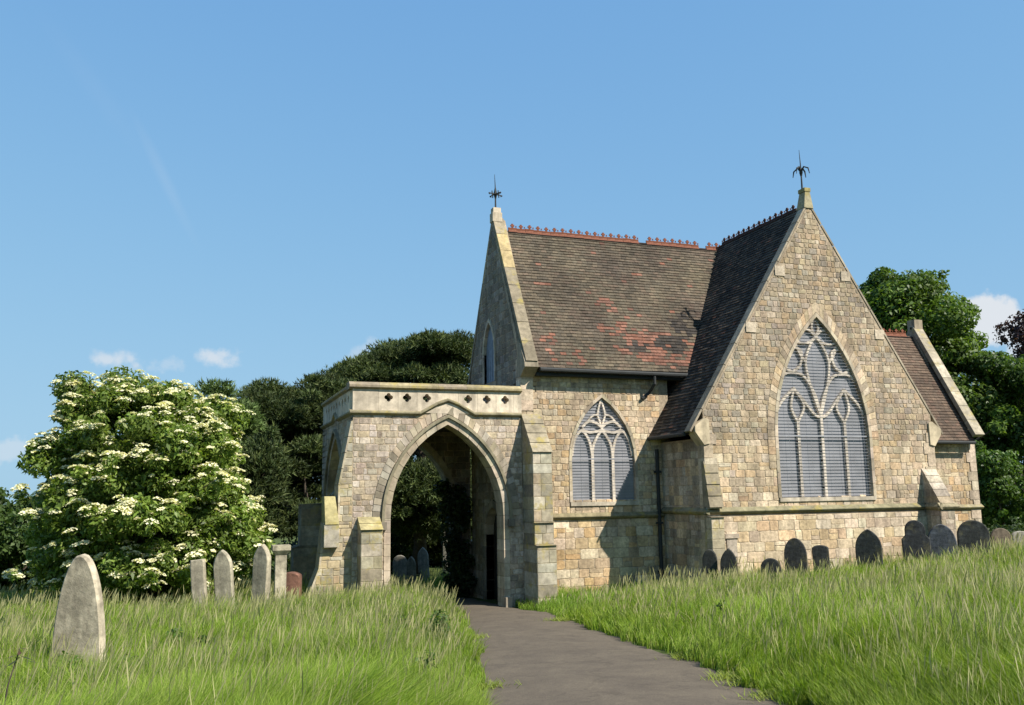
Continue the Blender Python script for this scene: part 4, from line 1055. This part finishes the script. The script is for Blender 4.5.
pine([(420,372,22,62,46,4.0),(425,420,22,60,60,4.0),(415,500,21,55,50,4),(372,378,22,32,32,3),(440,360,22,40,28,3)],22,'tallest dark pine with domed top rising above the porch parapet',21,95,(.5,1.7),60000,.24,PN,GP,pX(418,22))
pine([(300,440,18,60,62,3.8),(275,420,18,42,42,3),(330,405,18,34,32,3),(300,510,18,55,45,3.5),(350,450,20,40,60,3)],18,'broad dark pine filling the gap left of the porch',22,100,(.45,1.4),60000,.21,PN,GP,pX(305,18))
pine([(352,386,26,24,22,2.6),(340,440,26,40,70,3),(380,520,26,50,40,3)],26,'smaller pine peeping between the two big pines left of the porch',23,50,(.8,1.3),18000,.25,PN,GP,pX(352,26))
pine([(465,520,27,42,55,4),(430,540,27,40,36,3),(470,460,27,30,50,3)],27,'dark pine standing deep behind the porch archway',24,60,(.9,1.6),22000,.26,PN,GP,pX(465,27))
pine([(250,500,14,26,60,2.4),(262,470,14,22,40,2)],14,'low dark young pine right behind the elder bush',26,40,(.6,1.1),8000,.24,PN,GP,pX(256,14))
# feathery conifer tips right of the elder top
pine([(215,430,9,24,40,2.0),(218,396,9,10,18,1.0),(236,420,9,16,24,1.4)],9,'small feathery green conifer beside the top of the elder',25,30,(.35,.7),5000,.22,[(.07,.11,.03),(.09,.13,.04)],None,pX(220,9))
# elder in flower -----------------------------------------------------------
def elder():
    rs=np.random.default_rng(31); random.seed(31); Y_=4.2
    S=[ell(150,500,Y_,92,92,3.4),ell(130,430,Y_,68,50,2.4),ell(185,458,Y_,54,58,2.8),ell(228,530,Y_,40,50,2.2),ell(80,520,Y_,52,72,2.4),ell(150,565,Y_,110,34,3.0),
       ell(75,408,Y_,22,26,1.0),ell(120,398,Y_,22,18,1.0),ell(58,450,Y_,26,16,1.0),ell(165,402,Y_,34,20,1.4),ell(210,420,Y_,34,22,1.4),ell(75,388,Y_,14,10,.6),ell(118,382,Y_,7,12,.35),ell(48,462,Y_,20,16,1.0)]
    bx=S[0][0]; base=(bx,Y_,gz(bx,Y_)-.1); o=empty('elder_shrub',base); tag(o,'large elder bush covered in flat cream flower heads at the left','shrub')
    C,Rd=clumps_for(S,760,.2,.6,rs)
    V,F,c=leaves(C,Rd,170000,.14,rs,.75,[(.125,.19,.03),(.10,.155,.025),(.155,.215,.04),(.085,.13,.025),(.18,.23,.05)],.25,.5,zmin=base[2])
    numpy_mesh('foliage',V,F,M_LEAF,c,parent=o)
    lim=[(random.uniform(.1,.95),tuple(C[k])) for k in rs.choice(len(C),26,replace=False)]
    trunk_mesh('stem',base,(bx,Y_,base[2]+4.6),.16,.05,o,lim)
    # umbels
    Vs=[];cs=[]
    tocam=np.array([CAMP.x-bx,CAMP.y-Y_,3.0]); tocam/=np.linalg.norm(tocam)
    sun=np.array(SUN)
    cnt=0
    while cnt<1900:
        k=rs.integers(len(C)); d=rs.normal(size=3); d/=np.linalg.norm(d)
        if d[2]<-.1: continue
        p=C[k]+d*Rd[k]*1.04*np.array([1,1,.8])
        # keep those on the outside of the bush
        inside=False
        for s in S[:6]:
            e=((p[0]-s[0])/s[3])**2+((p[1]-s[1])/s[4])**2+((p[2]-s[2])/s[5])**2
            if e<.52: inside=True
        if inside: continue
        # denser flowering on the upper and sunny side
        r=rs.uniform(.05,.18); tl=np.array([d[0]*.35,d[1]*.35,1]); tl/=np.linalg.norm(tl)
        u=np.cross(tl,[.3,.9,.1]); u/=np.linalg.norm(u); v=np.cross(tl,u); m_=34
        ang=rs.uniform(0,2*np.pi,m_); rr=r*np.sqrt(rs.uniform(0,1,m_))
        pc=p+np.outer(rr*np.cos(ang),u)+np.outer(rr*np.sin(ang),v)+np.outer(.35*r*(1-(rr/r)**2)+rs.uniform(0,.015,m_),tl)
        sz=.03*rs.uniform(.7,1.3,m_)[:,None]; a=rs.normal(size=(m_,3))*.4+tl; a/=np.linalg.norm(a,axis=1)[:,None]
        uu=np.cross(a,rs.normal(size=(m_,3))); uu/=np.linalg.norm(uu,axis=1)[:,None]; vv=np.cross(a,uu)
        Vs.append(np.stack([pc-uu*sz,pc+vv*sz,pc+uu*sz,pc-vv*sz],1).reshape(-1,3)); cs.append(np.tile(np.array([(.74,.70,.49)])*rs.uniform(.8,1.08),(m_,1))); cnt+=1
    V=np.concatenate(Vs); numpy_mesh('flower_heads',V,np.arange(len(V)).reshape(-1,4),M_FLOWER,np.concatenate(cs),parent=o)['kind']='stuff'
elder()
# low scrub at far left and dark hedge behind
def bush(px_shapes,Y_,label,seed,cols,n,size,name='hedge_shrub',nc=60,cr=(.4,.8),cat='shrub',group=None,trunkr=.12):
    S=[ell(*s) for s in px_shapes]; x=S[0][0]; base=(x,Y_,gz(x,Y_)-.1)
    return tree(name,base,S,nc,cr,n,size,cols,label,cat,seed,trunk=(trunkr,S[0][2]),group=group,nlimb=8)
bush([(10,545,12,48,55,3),(45,530,12,34,45,2.4),(-30,540,12,40,60,3)],12,'dense green thicket at the left edge behind the elder',41,[(.05,.085,.022),(.065,.105,.025)],26000,.17,nc=90)
bush([(120,560,16,90,40,3),(220,560,16,70,40,3)],16,'dark leafy thicket filling the space behind the elder',42,[(.035,.06,.018),(.05,.075,.02)],16000,.2,nc=70,cr=(.6,1.2))
bush([(330,565,24,110,34,2.5),(440,556,28,70,30,2.5)],24,'low dark hedge along the far side of the churchyard',43,[(.03,.05,.016),(.04,.062,.018)],14000,.25,nc=70,cr=(.7,1.2))
# chestnut trees at the right
CH=[(.07,.12,.02),(.09,.15,.024),(.06,.10,.02),(.11,.165,.03)]
GT_='broad-leaved trees behind the chapel'
tree('chestnut_tree',(pX(940,24),24,gz(pX(940,24),24)-.1),[ell(900,345,24,58,66,6),ell(886,302,24,30,36,4),ell(925,312,24,24,26,4),ell(950,405,24,52,76,6),ell(915,292,24,26,18,3),ell(955,345,24,20,16,3),ell(880,280,24,12,12,2)],130,(.7,2.0),70000,.31,CH,'tall chestnut tree rising behind the right slope of the transept gable','tree',51,trunk=(.55,6),group=GT_)
tree('chestnut_tree',(pX(1030,21),21,gz(pX(1030,21),21)-.1),[ell(1000,395,21,36,38,5),ell(1060,395,21,50,50,5),ell(1000,440,21,26,36,4),ell(985,362,21,18,14,3),ell(1012,362,21,14,12,3)],100,(.6,1.5),42000,.28,[(.045,.08,.018),(.06,.105,.022)],'darker spreading tree reaching in at the right edge','tree',52,trunk=(.4,6),group=GT_)
tree('lime_tree',(pX(1000,15),15,gz(pX(1000,15),15)-.1),[ell(1000,495,15,42,42,3),ell(975,480,15,20,45,2),ell(1050,510,15,40,40,3)],80,(.5,1.1),26000,.22,[(.08,.14,.025),(.065,.115,.022)],'low bright green tree beside the wing wall','tree',53,trunk=(.25,2),group=GT_)
tree('copper_beech',(pX(1062,30),30,gz(pX(1062,30),30)-.1),[ell(1052,330,30,36,42,5),ell(1060,400,30,44,60,5)],60,(.9,1.6),12000,.34,[(.035,.018,.02),(.05,.025,.025)],'purple-leaved beech just entering the right edge','tree',54,trunk=(.4,8))
bush([(985,545,9,40,18,2),(1040,540,9,40,25,2)],9,'rough dark undergrowth behind the right-hand headstones',44,[(.04,.06,.02),(.055,.085,.025)],12000,.15,nc=60,cr=(.4,.8))
# distant pale building at the right
p=onY(1020,484,70); hs_=empty('distant_house',(p.x+6,70,gz(p.x,70))); tag(hs_,'distant pale house glimpsed between the trees at the right edge','house')
b=MB(); box(b,p.x-1,p.x+12,70,78,gz(p.x,70)-1,p.z,0,(1,1,1)); b.build('wall',M_WHITE,hs_)
b=MB(); prism(b,Fr((p.x-1.4,0,0),(0,1,0),(0,0,1),(-1,0,0)),[(69.6,p.z+.004),(78.4,p.z+.004),(74,p.z+2.6)],-13.8,0,0,(.12,.09,.08)); b.build('roof',M_TILE,hs_)

ivb=(-4.95,7.1,gz(-4.95,7.1))
rs_=np.random.default_rng(77); C_=[];R_=[]
for k in range(70):
    zz=rs_.uniform(ivb[2],1.3); wd=.55 if zz>-.6 else .35
    C_.append((-4.98+rs_.uniform(-wd,.3),7.05+rs_.uniform(-.35,.35),zz)); R_.append(rs_.uniform(.14,.3))
io=empty('ivy',ivb); tag(io,'dark ivy clinging to the inner pier deep inside the porch','ivy')
V_,F_,c_=leaves(np.array(C_),np.array(R_),6000,.12,rs_,1,[(.03,.045,.015),(.04,.06,.02)],.1,.8)
numpy_mesh('leaves',V_,F_,M_LEAF,c_,parent=io); trunk_mesh('stem',ivb,(-4.95,7.2,1.1),.05,.02,io)
# ------------------------------------------------------------------ long grass
def in_building(x,y):
    a=(x>PXL-.75)&(x<WXR+.1)&(y>T-.05)&(y<YPB+.1)&(x>XL-.1)
    b_=(x>-.1)&(x<XW+.1)&(y>-.08)
    c_=(x>XL-.05)&(x<-3.85)&(y>T-1.0)&(y<T+.1)
    d_=(x>-9.16)&(x<-8.55)&(y>T-.5)&(y<T+.6)
    e_=(x>PXL-1.05)&(x<pcx-pw2)&(y>T)&(y<T+.6)
    f_=(x>PXL-1.0)&(x<PXL+.0)&(y>YPB-.8)&(y<YPB)
    return a|b_|c_|d_|e_|f_
def grass():
    rs=np.random.default_rng(5); sets=[]
    n0=820000
    r=5.2*(36/5.2)**rs.uniform(0,1,n0)**.92; a=YAW+rs.uniform(-R(37),R(37),n0)
    x=CAMP.x+r*np.sin(a); y=CAMP.y+r*np.cos(a)
    # clustered: pull a share of the blades towards tuft centres
    tufts=rs.normal(size=(n0,2))*.03
    gq=.16+.0*r; cxq=np.round(x/gq)*gq; cyq=np.round(y/gq)*gq
    hsh=np.sin(cxq*127.1+cyq*311.7)*43758.5453; h1=hsh-np.floor(hsh); hsh2=np.sin(cxq*269.5+cyq*183.3)*43758.5453; h2=hsh2-np.floor(hsh2)
    pull=rs.uniform(0,1,n0)<.55
    x=np.where(pull,cxq+(h1-.5)*gq+tufts[:,0],x); y=np.where(pull,cyq+(h2-.5)*gq+tufts[:,1],y)
    wob=.07*np.sin(y*2.3)+.06*np.sin(y*5.1+1)+.08*np.sin(y*11)
    dl=path_l(y)-x; dr=x-path_r(y); dpath=np.maximum(dl+wob,dr+wob)   # >0 outside path
    onp=(dpath<.02)&(y<12)
    porch=(x>PXL)&(x<XL)&(y>T)&(y<YPB)&(x>-6.6)
    keep=~onp&~in_building(x,y)&~porch
    x,y,r,dpath,h1=x[keep],y[keep],r[keep],dpath[keep],h1[keep]; n=len(x)
    def nn(s,o): return np.sin(x*s+o)*np.sin(y*s*1.13+o*2)+.6*np.sin(x*s*2.1+y*s*.9+o)+.5*np.sin(y*s*2.6-x*s*1.4+o*3)
    patch=nn(.75,1.0)/2; patch2=nn(1.9,4.0)/2
    edge=np.clip(dpath/1.3,0,1)
    H=(.74+.19*patch+.09*patch2+.10*nn(.4,3.3)/2)*(.30+.70*edge)*rs.uniform(.45,1.2,n)
    right_=dr[keep]>0
    lush=np.exp(-((x+2.6)**2/9+(y-.6)**2/5))   # short bright grass at the nave foot
    H*=1-.45*lush
    H=np.where(right_&(y<-3),H*1.02,H)
    wid=(.0017+.00023*r)*rs.uniform(.7,1.4,n)
    az=rs.uniform(0,2*np.pi,n); lean=rs.uniform(.05,.55,n)*H+.02
    wind=np.array([.8,.35])*.14   # gentle common lean
    swx=nn(.55,2.0)*.16+nn(1.4,5.5)*.12; swy=nn(.6,8.0)*.16
    dx=np.cos(az)*lean+(wind[0]+swx)*H; dy=np.sin(az)*lean+(wind[1]+swy)*H
    tx,ty=-np.sin(az+rs.normal(size=n)*.6),np.cos(az+rs.normal(size=n)*.6)
    z=zg(x,y)-.01
    lv=[(0,0,1.0),(.38,.12,.9),(.74,.48,.65),(1.0,1.0,.08)]
    rows=[]
    for hz,hd,w in lv:
        px_=x+dx*hd; py_=y+dy*hd; pz=z+H*hz*(1-.12*hd)
        rows.append(np.stack([px_-tx*wid*w,py_-ty*wid*w,pz],1)); rows.append(np.stack([px_+tx*wid*w,py_+ty*wid*w,pz],1))
    V=np.stack(rows,1).reshape(-1,3)
    b=np.arange(n)[:,None]*8
    F=np.concatenate([b+np.array([0,1,3,2]),b+np.array([2,3,5,4]),b+np.array([4,5,7,6])],1).reshape(-1,4)
    base=np.array([(.135,.205,.018),(.11,.175,.015),(.165,.23,.026),(.18,.235,.035),(.21,.235,.06),(.27,.25,.12)])
    pr=np.array([.27,.25,.23,.14,.08,.03]); ci=rs.choice(6,n,p=pr); c=base[ci]
    big=nn(.33,7.0)/2
    c=c*(1.24+.22*patch2[:,None]+.16*big[:,None])*rs.uniform(.8,1.2,n)[:,None]
    straw=np.clip(.16*(patch+.2),0,.22)[:,None]*(1-lush[:,None]); c=c*(1-straw)+np.array([.22,.215,.085])*straw
    c=c*(1-.35*lush[:,None])+np.array([.12,.25,.03])*.45*lush[:,None]
    C3=np.repeat(c,3,axis=0)
    o=numpy_mesh('long_grass',V,F,M_GRASS,C3); tag(o,'long green meadow grass over the churchyard','grass',kind='stuff')
    # seed heads
    m_=24000; idx=rs.choice(n,m_*5,replace=False); idx=idx[(dpath[idx]>.25)&(lush[idx]<.35)&(rs.uniform(0,1,len(idx))<(.35+.5*np.clip(patch[idx]+.3,0,1))*np.clip((r[idx]-5)/13,.15,1))][:m_]; n2=len(idx)
    X0,Y0,Z0=x[idx],y[idx],z[idx]; hh=H[idx]*0+(.80+.18*patch[idx])*rs.uniform(.75,1.25,n2)*(.6+.4*edge[idx]); rr=r[idx]
    a2=rs.uniform(0,2*np.pi,n2); ld=hh*rs.uniform(.05,.3,n2); ex=np.cos(a2)*ld+.12*hh; ey=np.sin(a2)*ld+.05*hh
    w=(.0004+.00013*rr); t2=np.stack([-np.sin(YAW+a2*0+rs.normal(size=n2)*.7)*0+np.cos(YAW+rs.normal(size=n2)*.7),-np.sin(YAW+rs.normal(size=n2)*.7)],1)
    def lvl(h,d,ww): 
        return (np.stack([X0+ex*d-t2[:,0]*ww,Y0+ey*d-t2[:,1]*ww,Z0+hh*h],1),np.stack([X0+ex*d+t2[:,0]*ww,Y0+ey*d+t2[:,1]*ww,Z0+hh*h],1))
    pw=w*rs.uniform(1.6,3.4,n2)
    L=[lvl(0,0,w),lvl(.5,.3,w),lvl(.8,.68,w*.9),lvl(.86,.76,pw),lvl(.94,.9,pw*.9),lvl(1.0,1.0,w*.4)]
    V=np.stack([q for l in L for q in l],1).reshape(-1,3); b=np.arange(n2)[:,None]*12
    F=np.concatenate([b+np.array([2*k,2*k+1,2*k+3,2*k+2]) for k in range(5)],1).reshape(-1,4)
    stalk=np.array([.19,.23,.06]); head=np.array([.31,.29,.14]); C=np.stack([np.tile(stalk,(n2,1))]*2+[np.tile(head,(n2,1))]*3,1)*rs.uniform(.7,1.25,n2)[:,None,None]
    o=numpy_mesh('grass_seed_heads',V,F,M_GRASS,C.reshape(-1,3)); tag(o,'straw-coloured seed heads nodding above the long grass','grass seed heads',kind='stuff')
grass()
# leafy weeds standing in the grass
rw=np.random.default_rng(19); Cw=[];Rw=[]
for k in range(46):
    a=YAW+rw.uniform(-R(33),R(33)); rr_=rw.uniform(8,26); xx=CAMP.x+rr_*math.sin(a); yy=CAMP.y+rr_*math.cos(a)
    if path_l(yy)-.5<xx<path_r(yy)+.5 or yy>1.2 or (xx>-.5 and yy>-.6): continue
    for q in range(rw.integers(3,9)):
        Cw.append((xx+rw.normal()*.28,yy+rw.normal()*.28,gz(xx,yy)+rw.uniform(.25,.62))); Rw.append(rw.uniform(.07,.17))
V_,F_,c_=leaves(np.array(Cw),np.array(Rw),9000,.075,rw,1,[(.06,.11,.025),(.08,.13,.03),(.05,.085,.02)],.15,.5)
tag(numpy_mesh('meadow_weeds',V_,F_,M_LEAF,c_),'dark leafy weeds standing among the long grass','weeds',kind='stuff')
# clover tufts on the path edge
def tuft_patch():
    rs=np.random.default_rng(9); V=[];Cc=[]
    for (px,py) in [(752,686),(775,700),(735,680),(690,660),(560,622),(470,640),(480,690)]:
        rr=ray(px,py); t=5
        for _ in range(60):
            q=CAMP+rr*t; t+= (q.z-float(zg(q.x,q.y)))/max(.05,-rr.z)*.8
        q=CAMP+rr*t; n=260
        x=q.x+rs.normal(size=n)*.16; y=q.y+rs.normal(size=n)*.12; z=np.array([float(zg(a,b)) for a,b in zip(x,y)])+.03
        az=rs.uniform(0,6.28,n); l=rs.uniform(.04,.12,n)
        P=np.stack([x,y,z],1); d=np.stack([np.cos(az)*l,np.sin(az)*l,l*.7],1); s=np.stack([-np.sin(az),np.cos(az),az*0],1)*.007
        V.append(np.stack([P-s,P+s,P+d+s*.3,P+d-s*.3],1).reshape(-1,3)); Cc.append(np.tile([(.2,.24,.05)],(n,1))*rs.uniform(.7,1.3,(n,1)))
    V=np.concatenate(V); o=numpy_mesh('path_weeds',V,np.arange(len(V)).reshape(-1,4),M_GRASS,np.concatenate(Cc)); tag(o,'yellow-green weeds creeping onto the path edge','weeds',kind='stuff')
tuft_patch()
# dark dock plant, bottom-left corner
p=onY(20,648,-14.5); dk=empty('dock_plant',(p.x-.1,-14.5,gz(p.x,-14.5))); tag(dk,'dark brown dock stalk with drooping leaves at the bottom left corner','plant')
b=MB(); tube(b,[(p.x-.13,-14.5,gz(p.x,-14.5)),(p.x-.06,-14.5,p.z-.25),(p.x,-14.5,p.z)],[.008,.006,.004],5,col=(.06,.035,.02)); b.build('stalk',M_BARK,dk)
b=MB()
for k in range(9):
    a=k*2.4; l=.05+.012*k; c0=Vector((p.x,-14.5,p.z-.01*k)); d=Vector((math.cos(a),math.sin(a),-.25))*l; s=Vector((-math.sin(a),math.cos(a),0))*.014
    b.face([c0,c0+d*.5+s,c0+d,c0+d*.5-s],0,(.09,.05,.03) if k<5 else (.05,.06,.02))
b.build('leaf_whorl',M_LEAF,dk,recalc=False)
